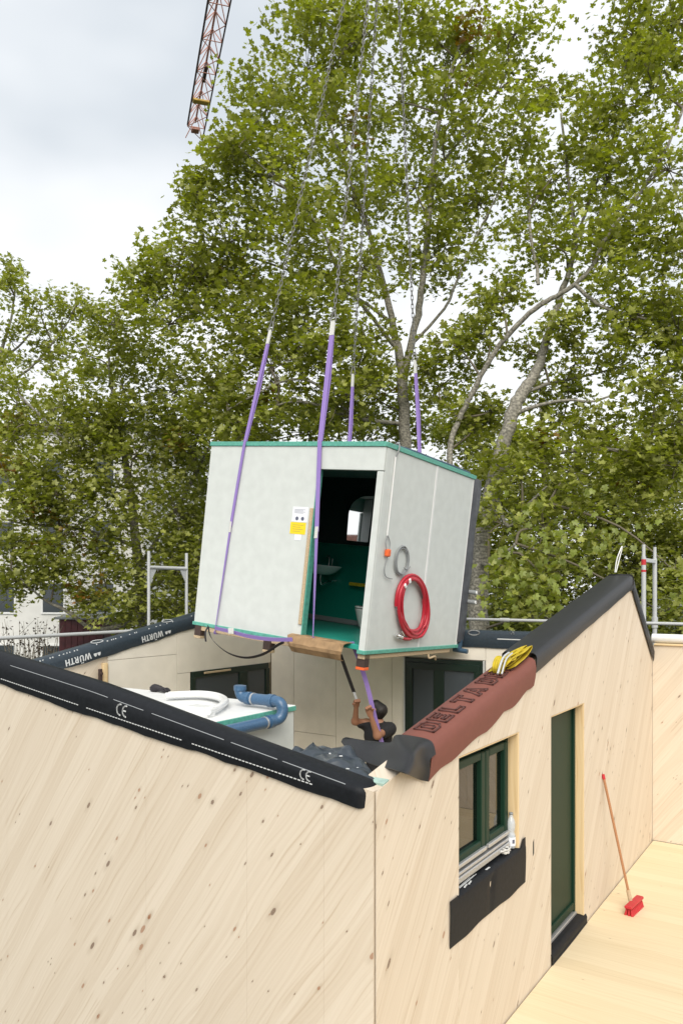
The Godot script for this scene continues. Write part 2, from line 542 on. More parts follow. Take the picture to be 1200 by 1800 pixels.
	put("timber_core", m4.mesh(45.0, Vector2(5.0, 2.5)), M.wall, bw)
	for q in [[-6.13, -5.653, 0.0, 2.43], [-5.647, -4.803, 0.0, 0.86], [-5.647, -4.803, 0.866, 2.43], [-4.797, -3.763, 0.0, 2.43], [-3.757, -3.54, 0.0, 2.43], [-3.534, -2.22, 2.215, 2.43], [-2.214, -0.18, 0.0, 2.43]]:
		var b := MB.new()
		b.box(Vector3((q[0] + q[1]) / 2, (q[2] + q[3]) / 2, ZB - 0.013), Vector3(q[1] - q[0], q[3] - q[2], 0.026), Basis(), 0.002)
		put("panel", b.mesh(), M.board, bw)
	# terrace door of the back wall: two glazed leaves
	var bd := group_part("terrace_door", house)
	var fr := MB.new()
	for q in [[-3.50, 1.1, 0.07, 2.2], [-2.27, 1.1, 0.07, 2.2], [-2.95, 1.1, 0.17, 2.1]]: fr.box(Vector3(q[0], q[1], ZB - 0.005), Vector3(q[2], q[3], 0.06), Basis(), 0.006)
	for q in [[2.165, 0.07], [0.06, 0.12]]: fr.box(Vector3(-2.885, q[0], ZB - 0.003), Vector3(1.29, q[1], 0.055), Basis(), 0.006)
	for q in [-3.43, -2.34]: fr.box(Vector3(q, 1.1, ZB + 0.008), Vector3(0.09, 2.06, 0.06), Basis(), 0.006)
	fr.box(Vector3(-2.885, 2.09, ZB + 0.010), Vector3(1.16, 0.10, 0.06), Basis(), 0.006)
	put("frame", fr.mesh(), M.green_dark, bd)
	for q in [[-3.385, -3.03], [-2.87, -2.385]]:
		var gl := MB.new()
		gl.box(Vector3((q[0] + q[1]) / 2, 1.08, ZB + 0.004), Vector3(q[1] - q[0], 1.94, 0.012), Basis(), 0.001)
		put("pane", gl.mesh(), M.window_dark, bd)
	for q in [[-3.525, 1.1, 0.022, 2.22], [-2.236, 1.1, 0.018, 2.22]]:
		var ar := MB.new()
		ar.box(Vector3(q[0], q[1], ZB + 0.006), Vector3(q[2], q[3], 0.07), Basis(), 0.003)
		put("architrave", ar.mesh(), M.galv, bd)
	# window of the left wall
	var wl := group_part("strip_window", house)
	var fb := MB.new()
	for q in [[1.94, -5.72, 0.10, 1.82], [1.03, -5.72, 0.10, 1.82]]: fb.box(Vector3(XL - 0.01, q[0], q[1]), Vector3(0.05, q[2], q[3]), Basis(), 0.006)
	for q in [[-4.84, 0.08], [-5.98, 0.20], [-6.60, 0.10]]: fb.box(Vector3(XL - 0.008, 1.485, q[0]), Vector3(0.055, 0.83, q[1]), Basis(), 0.006)
	put("frame", fb.mesh(), M.green_dark, wl)
	for q in [[-4.88, -5.88], [-6.08, -6.55]]:
		var gl := MB.new()
		gl.box(Vector3(XL - 0.012, 1.485, (q[0] + q[1]) / 2), Vector3(0.012, 0.82, abs(q[1] - q[0])), Basis(), 0.001)
		put("pane", gl.mesh(), M.window_dark, wl)
	var hd := MB.new()
	hd.box(Vector3(XL + 0.03, 1.955, -5.35), Vector3(0.02, 0.03, 0.6), Basis(), 0.006)
	put("ventilation_slot", hd.mesh(), M.timber, wl)
	# window of the side wall
	var w := group_part("window", house)
	var wx := -0.12
	var f := MB.new()
	f.box(Vector3(wx, 2.075, -1.60), Vector3(0.07, 0.05, 1.06), Basis(), 0.004)
	for q in [-1.085, -2.105]: f.box(Vector3(wx, 1.66, q), Vector3(0.07, 0.86, 0.05), Basis(), 0.004)
	put("frame", f.mesh(), M.green, w)
	for q in [[-1.115, -1.635], [-1.640, -2.078]]:
		var sh := MB.new()
		var mid: float = (q[0] + q[1]) / 2
		var wd: float = abs(q[1] - q[0])
		for e in [q[0] - 0.036, q[1] + 0.036]: sh.box(Vector3(wx + 0.022, 1.70, e), Vector3(0.075, 0.69, 0.07), Basis(), 0.007)
		for e in [2.02, 1.385]: sh.box(Vector3(wx + 0.021, e, mid), Vector3(0.073, 0.06, wd - 0.146), Basis(), 0.007)
		put("sash", sh.mesh(), M.green, w)
		var gl := MB.new()
		gl.box(Vector3(wx + 0.018, 1.70, mid), Vector3(0.014, 0.58, wd - 0.15), Basis(), 0.001)
		put("pane", gl.mesh(), M.glass, w)
		var dr := MB.new()
		dr.box(Vector3(wx + 0.066, 1.352, mid), Vector3(0.028, 0.028, wd - 0.03), Basis(), 0.004)
		put("drip_rail", dr.mesh(), M.alu, w)
	var sl := MB.new()
	sl.box(Vector3(wx + 0.052, 1.300, -1.60), Vector3(0.05, 0.022, 1.04), Basis(), 0.004)
	sl.box(Vector3(wx + 0.070, 1.262, -1.60), Vector3(0.03, 0.040, 1.05), Basis(), 0.004)
	put("sill_rail", sl.mesh(), M.alu, w)
	var sb := MB.new()
	sb.box(Vector3(wx - 0.01, 1.29, -1.60), Vector3(0.06, 0.14, 1.05), Basis(), 0.004)
	put("bottom_rail", sb.mesh(), M.green_dark, w)
	# green entrance door
	var d := group_part("door", house)
	var df := MB.new()
	df.box(Vector3(-0.115, 1.10, -3.835), Vector3(0.07, 2.05, 0.045), Basis(), 0.004)
	df.box(Vector3(-0.115, 1.10, -2.925), Vector3(0.07, 2.05, 0.045), Basis(), 0.004)
	df.box(Vector3(-0.115, 2.098, -3.38), Vector3(0.068, 0.045, 0.865), Basis(), 0.004)
	put("frame", df.mesh(), M.green, d)
	var dl := MB.new()
	dl.box(Vector3(-0.125, 1.10, -3.38), Vector3(0.05, 1.94, 0.862), Basis(), 0.005)
	put("leaf", dl.mesh(), M.green, d)
	var db := MB.new()
	db.box(Vector3(-0.092, 0.18, -3.38), Vector3(0.03, 0.07, 0.84), Basis(), 0.006)
	put("weather_bar", db.mesh(), M.green, d)
	var dt := MB.new()
	dt.box(Vector3(-0.088, 0.105, -3.38), Vector3(0.05, 0.03, 0.93), Basis(), 0.004)
	put("threshold", dt.mesh(), M.alu, d)
	var dh := MB.new()
	dh.tube([Vector3(-0.10, 1.42, -2.99), Vector3(-0.085, 1.42, -2.99)], [0.012], 10)
	put("lock_cylinder", dh.mesh(), M.chrome, d)
	# inner floor
	var fl := MB.new()
	fl.box(Vector3(-3.15, -0.11, -3.44), Vector3(5.94, 0.2, 6.5))
	put("floor", fl.mesh(0.0, Vector2(3.6, 3.6)), M.deck, house)
	var sp := MB.new()
	sp.prism(PackedVector2Array([Vector2(-0.013, -0.065), Vector2(0.014, -0.05), Vector2(0.012, 0.065), Vector2(-0.010, 0.045)]), frame_at(Vector3(0.002, 1.128, -2.461), Vector3(0, 0, -1), Vector3(1, 0, 0)), 0.0015)
	put("cut_slot", sp.mesh(), M.dark_gap, sw)

func build_surroundings() -> void:
	var g := MB.new()
	g.quad(Vector3(-300, -3.2, 300), Vector3(300, -3.2, 300), Vector3(300, -3.2, -300), Vector3(-300, -3.2, -300))
	struct("ground", g.mesh(), M.grass)
	var d := MB.new()
	d.box(Vector3(3.6, -0.1, -1.4), Vector3(7.18, 0.2, 10.94), Basis(), 0.003)
	struct("deck_floor", d.mesh(0.0, Vector2(3.6, 3.6), Vector2(0.15, 0.31)), M.deck)
	# storey below
	var lo := thing("lower_storey", "pale timber storey carrying the deck and the module", "building")
	var b := MB.new()
	b.box(Vector3(3.6, -1.71, -1.4), Vector3(7.1, 2.98, 10.8))
	b.box(Vector3(-3.12, -1.72, -3.5), Vector3(5.9, 2.96, 6.4))
	put("wall", b.mesh(45.0, Vector2(5, 2.5)), M.wall, lo)
	# neighbouring module: its wall closes the deck
	var n := thing("neighbouring_wall", "pale diagonal boarded timber wall closing the far side of the deck", "wall")
	for i in 3:
		var p := MB.new()
		p.box(Vector3(1.2 + 2.4 * i, 1.255, -6.96), Vector3(2.398, 2.51, 0.16), Basis(), 0.002)
		put("panel", p.mesh(52.0, Vector2(5, 2.5), Vector2(0.31 * i + 0.77, 0.2 * i)), M.wall, n)
	var cp := MB.new()
	cp.box(Vector3(3.62, 2.523, -6.955), Vector3(7.2, 0.022, 0.2), Basis(), 0.003)
	put("top_board", cp.mesh(0.0, Vector2(1.6, 0.4)), M.jamb, n)
	var pp := thing("white_roll", "white plastic roll lying along the top of the deck's end wall", "roll")
	var t := MB.new()
	t.tube([Vector3(-0.02, 2.595, -6.97), Vector3(2, 2.592, -6.97), Vector3(5, 2.594, -6.97)], [0.060], 16)
	put("roll", t.mesh(), M.white, pp)
	# the module across the deck, which the window mirrors
	var o := thing("opposite_module", "timber wall with red brown band across the deck", "wall")
	var q := MB.new()
	q.box(Vector3(7.28, 0.70, -1.4), Vector3(0.16, 1.4, 10.9), Basis(), 0.002)
	put("panel", q.mesh(45.0, Vector2(5, 2.5), Vector2(0.4, 0.1)), M.wall, o)
	var rb := MB.new()
	rb.box(Vector3(7.27, 1.48, -1.4), Vector3(0.24, 0.16, 10.9), Basis(), 0.01)
	put("red_brown_band", rb.mesh(), M.red_membrane, o)
	# far white house on the left
	var h := thing("white_house", "white rendered house seen through gaps in the broad leafy tree", "building", Vector3(-29.792, 3.200, -18.394))
	h.rotation.y = deg_to_rad(24.0)
	var hw := MB.new()
	hw.box(Vector3(0, 0.55, -4), Vector3(11.0, 13.9, 8.0), Basis(), 0.02)
	put("wall", hw.mesh(), M.plaster, h)
	var hr := MB.new()
	hr.box(Vector3(0, 7.62, -4), Vector3(11.6, 0.22, 8.6), Basis(), 0.02)
	put("roof", hr.mesh(), M.concrete, h)
	for r in 4:
		for k in 4:
			var wf := MB.new()
			var c := Vector3(-4.0 + k * 2.5, -3.2 + r * 2.9, 0.02)
			for e in [-0.56, 0.56]: wf.box(c + Vector3(e, 0, 0), Vector3(0.09, 1.5, 0.08), Basis(), 0.006)
			for e in [-0.71, 0.71]: wf.box(c + Vector3(0, e, 0), Vector3(1.03, 0.09, 0.08), Basis(), 0.006)
			var win := put("window", wf.mesh(), M.gloss_white, h)
			var wp := MB.new()
			wp.box(c + Vector3(0, 0, 0.005), Vector3(1.04, 1.34, 0.03), Basis(), 0.003)
			put("pane", wp.mesh(), M.window_dark, win)
	var gd := thing("maroon_outbuilding", "tall dark maroon boarded outbuilding beside the bare shrub below the broad leafy tree", "outbuilding", Vector3(-20.423, 1.840, -13.823))
	gd.rotation.y = deg_to_rad(22.0)
	var gm := MB.new()
	for k in 7: gm.box(Vector3(-0.72 + 0.24 * k, -2.3, 0), Vector3(0.232, 5.5, 0.06), Basis(), 0.006)
	put("boarding", gm.mesh(), M.maroon, gd)
	var gr := MB.new()
	gr.box(Vector3(0, 0.49, -0.7), Vector3(1.95, 0.08, 1.7), Basis(Vector3(1, 0, 0), 0.08), 0.01)
	put("roof", gr.mesh(), M.grey_plastic, gd)
	var gs := MB.new()
	gs.box(Vector3(0, -2.32, -0.75), Vector3(1.68, 5.45, 1.4), Basis(), 0.01)
	put("body", gs.mesh(), M.maroon, gd)

# ---------- membranes on the wall tops
func fold_over(called: String, label: String, pts: Array, out: Vector3, prof: Array, material: Material, wave: float, sd: int, thick := 0.004, slim := 0.0) -> Node3D:
	# a sheet folded over a wall top; prof runs from the outer hem over the top to the inner hem
	var o := thing(called, label, "membrane")
	var n := noise(sd, 1.0, 3)
	var rows := []
	for i in pts.size():
		var r := []
		var s: float = i * 0.08
		for j in prof.size():
			var q: Vector2 = prof[j]
			var full: float = lerpf(1.0, clampf(0.42 + s * 0.26, 0.0, 1.0), slim)      # the roll thins out towards its start
			if q.y > -0.05: q = Vector2(q.x, -0.05 + (q.y + 0.05) * full)
			var hem: float = 1.0 if (j == 0 or j == prof.size() - 1) else 0.0
			var w := n.get_noise_2d(s * 1.6, j * 3.0) * wave
			r.append(pts[i] + out * (q.x + w * 0.12 * (1.0 - hem)) + Vector3.UP * (q.y + w * (hem + 0.10)))
		rows.append(r)
	var b := MB.new()
	b.sheet(rows, thick)
	put("sheet", b.mesh(), material, o)
	return o

func letter(ch: String) -> Array:       # outlines of block letters, 1 high
	match ch:
		"D": return [[[0, 0], [0.42, 0], [0.62, 0.16], [0.62, 0.84], [0.42, 1], [0, 1]], [[0.2, 0.22], [0.36, 0.22], [0.42, 0.32], [0.42, 0.68], [0.36, 0.78], [0.2, 0.78]]]
		"E": return [[[0, 0], [0.56, 0], [0.56, 0.22], [0.2, 0.22], [0.2, 0.39], [0.5, 0.39], [0.5, 0.61], [0.2, 0.61], [0.2, 0.78], [0.56, 0.78], [0.56, 1], [0, 1]]]
		"L": return [[[0, 0], [0.54, 0], [0.54, 0.24], [0.2, 0.24], [0.2, 1], [0, 1]]]
		"T": return [[[0.2, 0], [0.42, 0], [0.42, 0.77], [0.62, 0.77], [0.62, 1], [0, 1], [0, 0.77], [0.2, 0.77]]]
		"A": return [[[0, 0], [0.2, 0], [0.26, 0.24], [0.46, 0.24], [0.52, 0], [0.72, 0], [0.46, 1], [0.26, 1]], [[0.30, 0.44], [0.42, 0.44], [0.36, 0.7]]]
	return []

func build_membranes() -> void:
	# dark roll over the front wall
	var pts := []
	for i in 64: pts.append(Vector3(-0.115 - i * 0.08, front_top(0.115 + i * 0.08), 0))
	var P := [Vector2(0.016, -0.115), Vector2(0.024, -0.06), Vector2(0.028, 0.0), Vector2(0.026, 0.05), Vector2(0.008, 0.088), Vector2(-0.035, 0.112), Vector2(-0.08, 0.118), Vector2(-0.13, 0.108), Vector2(-0.175, 0.075), Vector2(-0.19, 0.02), Vector2(-0.19, -0.16)]
	var f := fold_over("dark_membrane", "anthracite sealing membrane with white dashes rolled over the front wall's top", pts, Vector3(0, 0, 1), P, M.membrane, 0.020, 4, 0.004, 1.0)
	var endr := MB.new()
	var cap := []
	for k in 9:
		var row := []
		var a := PI * 0.5 * k / 8.0
		for j in P.size(): row.append(Vector3(-0.115 + sin(a) * 0.075, front_top(0.115) - 0.012 * sin(a) + lerpf(P[j].y if P[j].y < -0.05 else -0.05 + (P[j].y + 0.05) * 0.42, -0.05, 1.0 - cos(a)), lerpf(P[j].x, -0.075, 1.0 - cos(a))))
		cap.append(row)
	endr.sheet(cap, 0.004)
	put("rounded_end", endr.mesh(), M.membrane, f)
	var along := Vector3(-1, 0.1365, 0).normalized()
	var dm := MB.new()
	for i in 118:
		var s := 0.42 + i * 0.028
		if i % 37 > 33: continue
		var o := Vector3(-s, front_top(s) - 0.062, 0.030)
		dm.stroke([Vector2(0, 0), Vector2(0.014, 0)], 0.0055, frame_at(o, along * -1.0, Vector3(0, 0.06, 1)), 0.003)
	put("printed_dashes", dm.mesh(), M.print, f)
	var ln := MB.new()  # broken highlight along the roll's shoulder, drawn as thin pale tubes
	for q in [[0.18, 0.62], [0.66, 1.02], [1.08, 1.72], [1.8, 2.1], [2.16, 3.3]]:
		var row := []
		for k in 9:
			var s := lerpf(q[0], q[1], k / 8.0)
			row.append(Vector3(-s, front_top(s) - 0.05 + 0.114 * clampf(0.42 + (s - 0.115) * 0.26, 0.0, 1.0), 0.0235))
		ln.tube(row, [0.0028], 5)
	put("painted_highlight", ln.mesh(), M.highlight_grey, f)
	for s in [0.42, 1.98]:
		ce_mark(f, frame_at(Vector3(-s - 0.04, front_top(s) - 0.05 + 0.062 * clampf(0.42 + (s - 0.115) * 0.26, 0.0, 1.0) + 0.004, 0.0315), -along, Vector3(0, 0.02, 1)), 0.055 if s < 1.0 else 0.075, M.print)
	# red brown underlay over the side wall
	var red := []
	for i in 24: red.append(Vector3(0, side_top(0.60 + i * 0.08), -0.60 - i * 0.08))
	var R := [Vector2(0.012, -0.19), Vector2(0.024, -0.12), Vector2(0.032, -0.04), Vector2(0.022, 0.012), Vector2(-0.004, 0.034), Vector2(-0.10, 0.048), Vector2(-0.21, 0.046), Vector2(-0.225, 0.02), Vector2(-0.228, -0.06)]
	var u := fold_over("red_brown_membrane", "red brown roof underlay with outlined lettering draped over the side wall", red, Vector3(1, 0, 0), R, M.red_membrane, 0.035, 9)
	var up := Vector3(0, 0.2131, -1).normalized()
	var nrm := Vector3(0.055, 0.977, 0.208).normalized()
	var lm := MB.new()
	var a := 0.76
	for word in 2:
		for ch in "DELTA":
			for ring in letter(ch):
				var p := []
				for e in ring: p.append(Vector2(e[0] * 0.21, e[1] * 0.135))
				lm.stroke(p, 0.013, frame_at(Vector3(-0.035, side_top(a) + 0.052, -a), up, nrm), 0.008, true)
			a += 0.175
		a += 0.07
	put("printed_lettering", lm.mesh(), M.red_print, u)
	# black cap over ridge
	var cap2 := []
	for i in 42: cap2.append(Vector3(0, side_top(2.46 + i * 0.08), -2.46 - i * 0.08))
	cap2.append(Vector3(0, side_top(5.70) + 0.01, -5.72))
	for i in 15: cap2.append(Vector3(0, side_top(5.80 + i * 0.075), -5.80 - i * 0.075))
	var K := [Vector2(0.018, -0.095), Vector2(0.026, -0.05), Vector2(0.030, 0.03), Vector2(0.022, 0.052), Vector2(0.0, 0.066), Vector2(-0.12, 0.072), Vector2(-0.245, 0.070), Vector2(-0.265, 0.05), Vector2(-0.27, -0.06)]
	fold_over("ridge_capping", "black rubber capping over the side wall's ridge", cap2, Vector3(1, 0, 0), K, M.rubber, 0.008, 12)
	# black flap at the low end of the red one
	var fl := thing("black_flap", "black rubber flap curling over the low end of the red brown underlay", "membrane")
	var g := smooth_grid([
		[Vector3(-0.756, 2.172, -0.800), Vector3(-0.724, 2.206, -0.780), Vector3(-0.661, 2.219, -0.740), Vector3(-0.672, 2.185, -0.800)],
		[Vector3(-0.534, 2.141, -0.600), Vector3(-0.528, 2.198, -0.660), Vector3(-0.513, 2.219, -0.720), Vector3(-0.536, 2.189, -0.800)],
		[Vector3(-0.310, 2.132, -0.480), Vector3(-0.330, 2.172, -0.560), Vector3(-0.347, 2.225, -0.680), Vector3(-0.355, 2.208, -0.760)],
		[Vector3(0.011, 2.200, -0.179), Vector3(-0.039, 2.225, -0.307), Vector3(-0.062, 2.280, -0.375), Vector3(-0.235, 2.296, -0.635)],
		[Vector3(0.117, 2.195, -0.146), Vector3(0.098, 2.235, -0.221), Vector3(0.062, 2.285, -0.313), Vector3(-0.10, 2.302, -0.635)],
		[Vector3(0.016, 2.089, -0.462), Vector3(0.030, 2.155, -0.478), Vector3(0.020, 2.239, -0.490), Vector3(0.012, 2.284, -0.635)],
		[Vector3(0.034, 2.060, -0.551), Vector3(0.040, 2.120, -0.562), Vector3(0.040, 2.188, -0.562), Vector3(0.042, 2.21, -0.635)]], 5)
	var fb := MB.new()
	fb.sheet(g, 0.006)
	put("sheet", fb.mesh(), M.rubber, fl)
	# crumpled foil in the corner
	var cf := thing("crumpled_foil", "crumpled dark blue foil heaped on the front corner", "foil")
	var n := noise(33, 1.0, 2)
	var cg := smooth_grid([
		[Vector3(-0.816, 2.178, -0.200), Vector3(-0.828, 2.209, -0.350), Vector3(-0.793, 2.210, -0.520), Vector3(-0.667, 2.162, -0.600), Vector3(-0.523, 2.107, -0.550)],
		[Vector3(-0.631, 2.173, -0.120), Vector3(-0.620, 2.203, -0.250), Vector3(-0.569, 2.222, -0.360), Vector3(-0.397, 2.234, -0.400), Vector3(-0.277, 2.128, -0.380)],
		[Vector3(-0.449, 2.166, -0.100), Vector3(-0.473, 2.189, -0.180), Vector3(-0.396, 2.197, -0.260), Vector3(-0.287, 2.179, -0.280), Vector3(-0.126, 2.124, -0.260)],
		[Vector3(-0.269, 2.136, -0.070), Vector3(-0.268, 2.162, -0.140), Vector3(-0.231, 2.172, -0.180), Vector3(-0.139, 2.164, -0.180), Vector3(-0.019, 2.119, -0.180)],
		[Vector3(-0.104, 2.112, -0.050), Vector3(-0.094, 2.135, -0.070), Vector3(-0.078, 2.148, -0.080), Vector3(-0.041, 2.140, -0.080), Vector3(-0.001, 2.122, -0.100)]], 6)
	for r in cg.size():
		for k in cg[r].size():
			var q: Vector3 = cg[r][k]
			cg[r][k] = q + Vector3(0.3, 1, 0.3) * (abs(n.get_noise_3dv(q * 3.6)) * 0.09 - 0.045) + Vector3(n.get_noise_3dv(q * 4.0 + Vector3(5, 5, 5)), 0, n.get_noise_3dv(q * 4.0 + Vector3(9, 5, 1))) * 0.05
	var cb := MB.new()
	cb.sheet(cg, 0.003)
	put("sheet", cb.mesh(), M.foil, cf)
	var ct := MB.new()
	for q in [[0.3, 0.3], [0.42, 0.62], [0.55, 0.2], [0.6, 0.75], [0.25, 0.55], [0.7, 0.5]]:
		var c: Vector3 = cg[int(q[0] * (cg.size() - 1))][int(q[1] * (cg[0].size() - 1))]
		ct.box(c + Vector3(0.01, 0.006, 0.012), Vector3(0.02, 0.006, 0.012), Basis(Vector3(0, 1, 0), q[0] * 9.0), 0.002)
	put("printed_dots", ct.mesh(), M.print, cf)
	var pg := thing("pale_green_offcut", "pale green board offcut on the wall top under the crumpled foil", "board")
	var pb := MB.new()
	pb.box(Vector3(-0.085, 2.175, -0.36), Vector3(0.14, 0.022, 0.50), Basis(Vector3(1, 0, 0), atan(0.2131)), 0.003)
	put("board", pb.mesh(), M.pale_green, pg)
	# blue black membrane on left wall
	var lp := []
	for i in 84: lp.append(Vector3(XL, left_top(0.1 + i * 0.08), -0.1 - i * 0.08))
	var LP := [Vector2(0.018, -0.10), Vector2(0.030, -0.05), Vector2(0.034, 0.02), Vector2(0.02, 0.075), Vector2(-0.02, 0.108), Vector2(-0.08, 0.12), Vector2(-0.15, 0.108), Vector2(-0.2, 0.06), Vector2(-0.215, -0.2)]
	var lmz := fold_over("blue_black_membrane", "blue black printed membrane rolled over the left wall's sloping top", lp, Vector3(1, 0, 0), LP, M.blue_membrane, 0.02, 22)
	var ld := Vector3(0, 0.187, -1).normalized()
	for q in [4.0, 2.75]:
		var tf := frame_at(Vector3(XL + 0.0385, left_top(q) - 0.022, -q), -ld, Vector3(1, 0.12, 0))
		tf.basis = Basis(-ld, Vector3(1, 0, 0).cross(-ld), Vector3(1, 0, 0))
		text("printed_lettering", "WÜRTH", 0.115, M.print, lmz, tf, true)
		var lg := MB.new()
		for s in [-1.0, 1.0]:
			var arc := PackedVector2Array()
			for k in 9: arc.append(Vector2(-0.30 + s * 0.03 + cos(PI * k / 8.0) * 0.027, sin(PI * k / 8.0) * 0.045 - 0.01))
			lg.prism(arc, tf, 0.0015)
		put("printed_logo", lg.mesh(), M.print, lmz)
	for q in [4.35, 3.1]:
		var lo := MB.new()
		var ring := []
		for k in 20: ring.append(Vector2(cos(TAU * k / 20.0) * 0.095, sin(TAU * k / 20.0) * 0.04))
		lo.stroke(ring, 0.012, frame_at(Vector3(XL - 0.035, left_top(q) + 0.123, -q), ld, Vector3(0.35, 1, 0.1)), 0.005, true)
		put("printed_mark", lo.mesh(), M.print, lmz)
	var dots := MB.new()
	var r2 := RandomNumberGenerator.new()
	r2.seed = 6
	for k in 46:
		var aa := r2.randf_range(2.2, 6.0)
		dots.box(Vector3(XL + 0.008, left_top(aa) + 0.094, -aa), Vector3(0.012, 0.012, 0.016), Basis(Vector3(1, 0, 0), r2.randf() * 3.0), 0.002)
	put("printed_dots", dots.mesh(), M.print, lmz)
	# back wall strip
	var bp := []
	for i in 74: bp.append(Vector3(XL + 0.1 + i * 0.08, 2.45, ZB))
	var BP := [Vector2(0.016, -0.05), Vector2(0.024, 0.0), Vector2(0.026, 0.06), Vector2(0.022, 0.15), Vector2(0.0, 0.185), Vector2(-0.08, 0.195), Vector2(-0.17, 0.18), Vector2(-0.18, -0.1)]
	var bmz := fold_over("flat_blue_membrane", "blue black membrane with a pale oval stamp along the back wall's top", bp, Vector3(0, 0, 1), BP, M.blue_membrane, 0.008, 25)
	var ov := MB.new()
	var oring := []
	for k in 20: oring.append(Vector2(cos(TAU * k / 20.0) * 0.085, sin(TAU * k / 20.0) * 0.035))
	ov.stroke(oring, 0.012, frame_at(Vector3(-2.387, 2.611, -6.668), Vector3(1, 0, 0), Vector3(0, 0, 1)), 0.005, true)
	ov.stroke([Vector2(-0.2, 0), Vector2(0.22, 0)], 0.014, frame_at(Vector3(-1.822, 2.532, -6.669), Vector3(1, 0, 0), Vector3(0, 0, 1)), 0.005)
	put("printed_mark", ov.mesh(), M.print, bmz)
	ce_mark(bmz, frame_at(Vector3(-1.821, 2.636, -6.668), Vector3(1, 0, 0), Vector3(0, 0, 1)), 0.05, M.print)
	# membrane under the side window and at the door's foot
	var ws := thing("sill_membrane", "black membrane lining the side window's sill and hanging below it", "membrane")
	var rows := []
	for i in 25:
		var z := -0.905 - 1.352 * i / 24.0
		var inside: bool = z < -1.06 and z > -2.135
		var hem := 0.912 + 0.007 * sin(i * 0.42 + 3.4) + 0.003 * sin(i * 0.95)
		var tuck: float = 0.018 if i == 12 else 0.0
		var row := [Vector3(0.008, hem, z), Vector3(0.012 - tuck * 0.5, 1.03, z), Vector3(0.014 - tuck, 1.12, z), Vector3(0.013, 1.19, z)]
		if inside: row += [Vector3(0.008, 1.209, z), Vector3(-0.03, 1.214 - tuck * 0.2, z), Vector3(-0.068, 1.218, z)]
		else: row += [Vector3(0.011, 1.200, z), Vector3(0.010, 1.207, z), Vector3(0.009, 1.214 + (0.055 if i > 22 else 0.0), z)]
		rows.append(row)
	var wb := MB.new()
	wb.sheet(rows, 0.003)
	put("sheet", wb.mesh(), M.membrane, ws)
	var wpn := MB.new()
	for q in [[0.035, 0.30], [0.030, 0.33], [0.042, 0.25]]:
		wpn.tube([Vector3(-q[0], 1.2205, -1.10 - q[0]), Vector3(-q[0] - 0.012, 1.222, -1.10 - q[1])], [0.0022], 5)
	wpn.stroke([Vector2(0, 0), Vector2(0.05, 0)], 0.014, frame_at(Vector3(-0.022, 1.2185, -1.56), Vector3(0, 0, -1), Vector3(0, 1, 0)), 0.002)
	for k in 4: wpn.stroke([Vector2(0, 0), Vector2(0.022, 0.006)], 0.012, frame_at(Vector3(-0.012 - 0.006 * (k % 2), 1.2185, -1.17 - 0.035 * k), Vector3(0, 0, -1), Vector3(0, 1, 0)), 0.002)
	put("printed_lines", wpn.mesh(), M.print, ws)
	var ds := thing("threshold_membrane", "black membrane at the foot of the green door", "membrane")
	var dr := []
	for i in 17:
		var z := -2.89 - 1.02 * i / 16.0
		var hw := 0.012 + 0.05 * sin(PI * clampf(i / 15.0, 0.0, 1.0))
		dr.append([Vector3(-0.09, 0.094, z), Vector3(-0.03, 0.092, z), Vector3(0.006, 0.085, z), Vector3(0.016, 0.06, z), Vector3(0.014, 0.03, z), Vector3(0.014, 0.012, z), Vector3(0.018 + hw * 0.1, 0.005, z)])
	var db := MB.new()
	db.sheet(dr, 0.004)
	put("sheet", db.mesh(), M.membrane, ds)

# ---------- the pod on its slings
var PX := Transform3D(Basis(Vector3(0.99437, -0.10582, -0.00594), Vector3(0.10560, 0.99397, -0.02956), Vector3(0.00903, 0.02876, 0.99955)).orthonormalized(), Vector3(-3.766, 3.801, -5.243))

func on_pod(called: String, label: String, category: String) -> Node3D:
	var o := thing(called, label, category)
	o.transform = PX
	return o

func one(called: String, b: MB, material: Material, parent: Node3D) -> MeshInstance3D:
	return put(called, b.mesh(), material, parent)

func bx(called: String, at: Vector3, size: Vector3, material: Material, parent: Node3D, bev := 0.004, basis := Basis()) -> MeshInstance3D:
	var b := MB.new()
	b.box(at, size, basis, bev)
	return put(called, b.mesh(), material, parent)

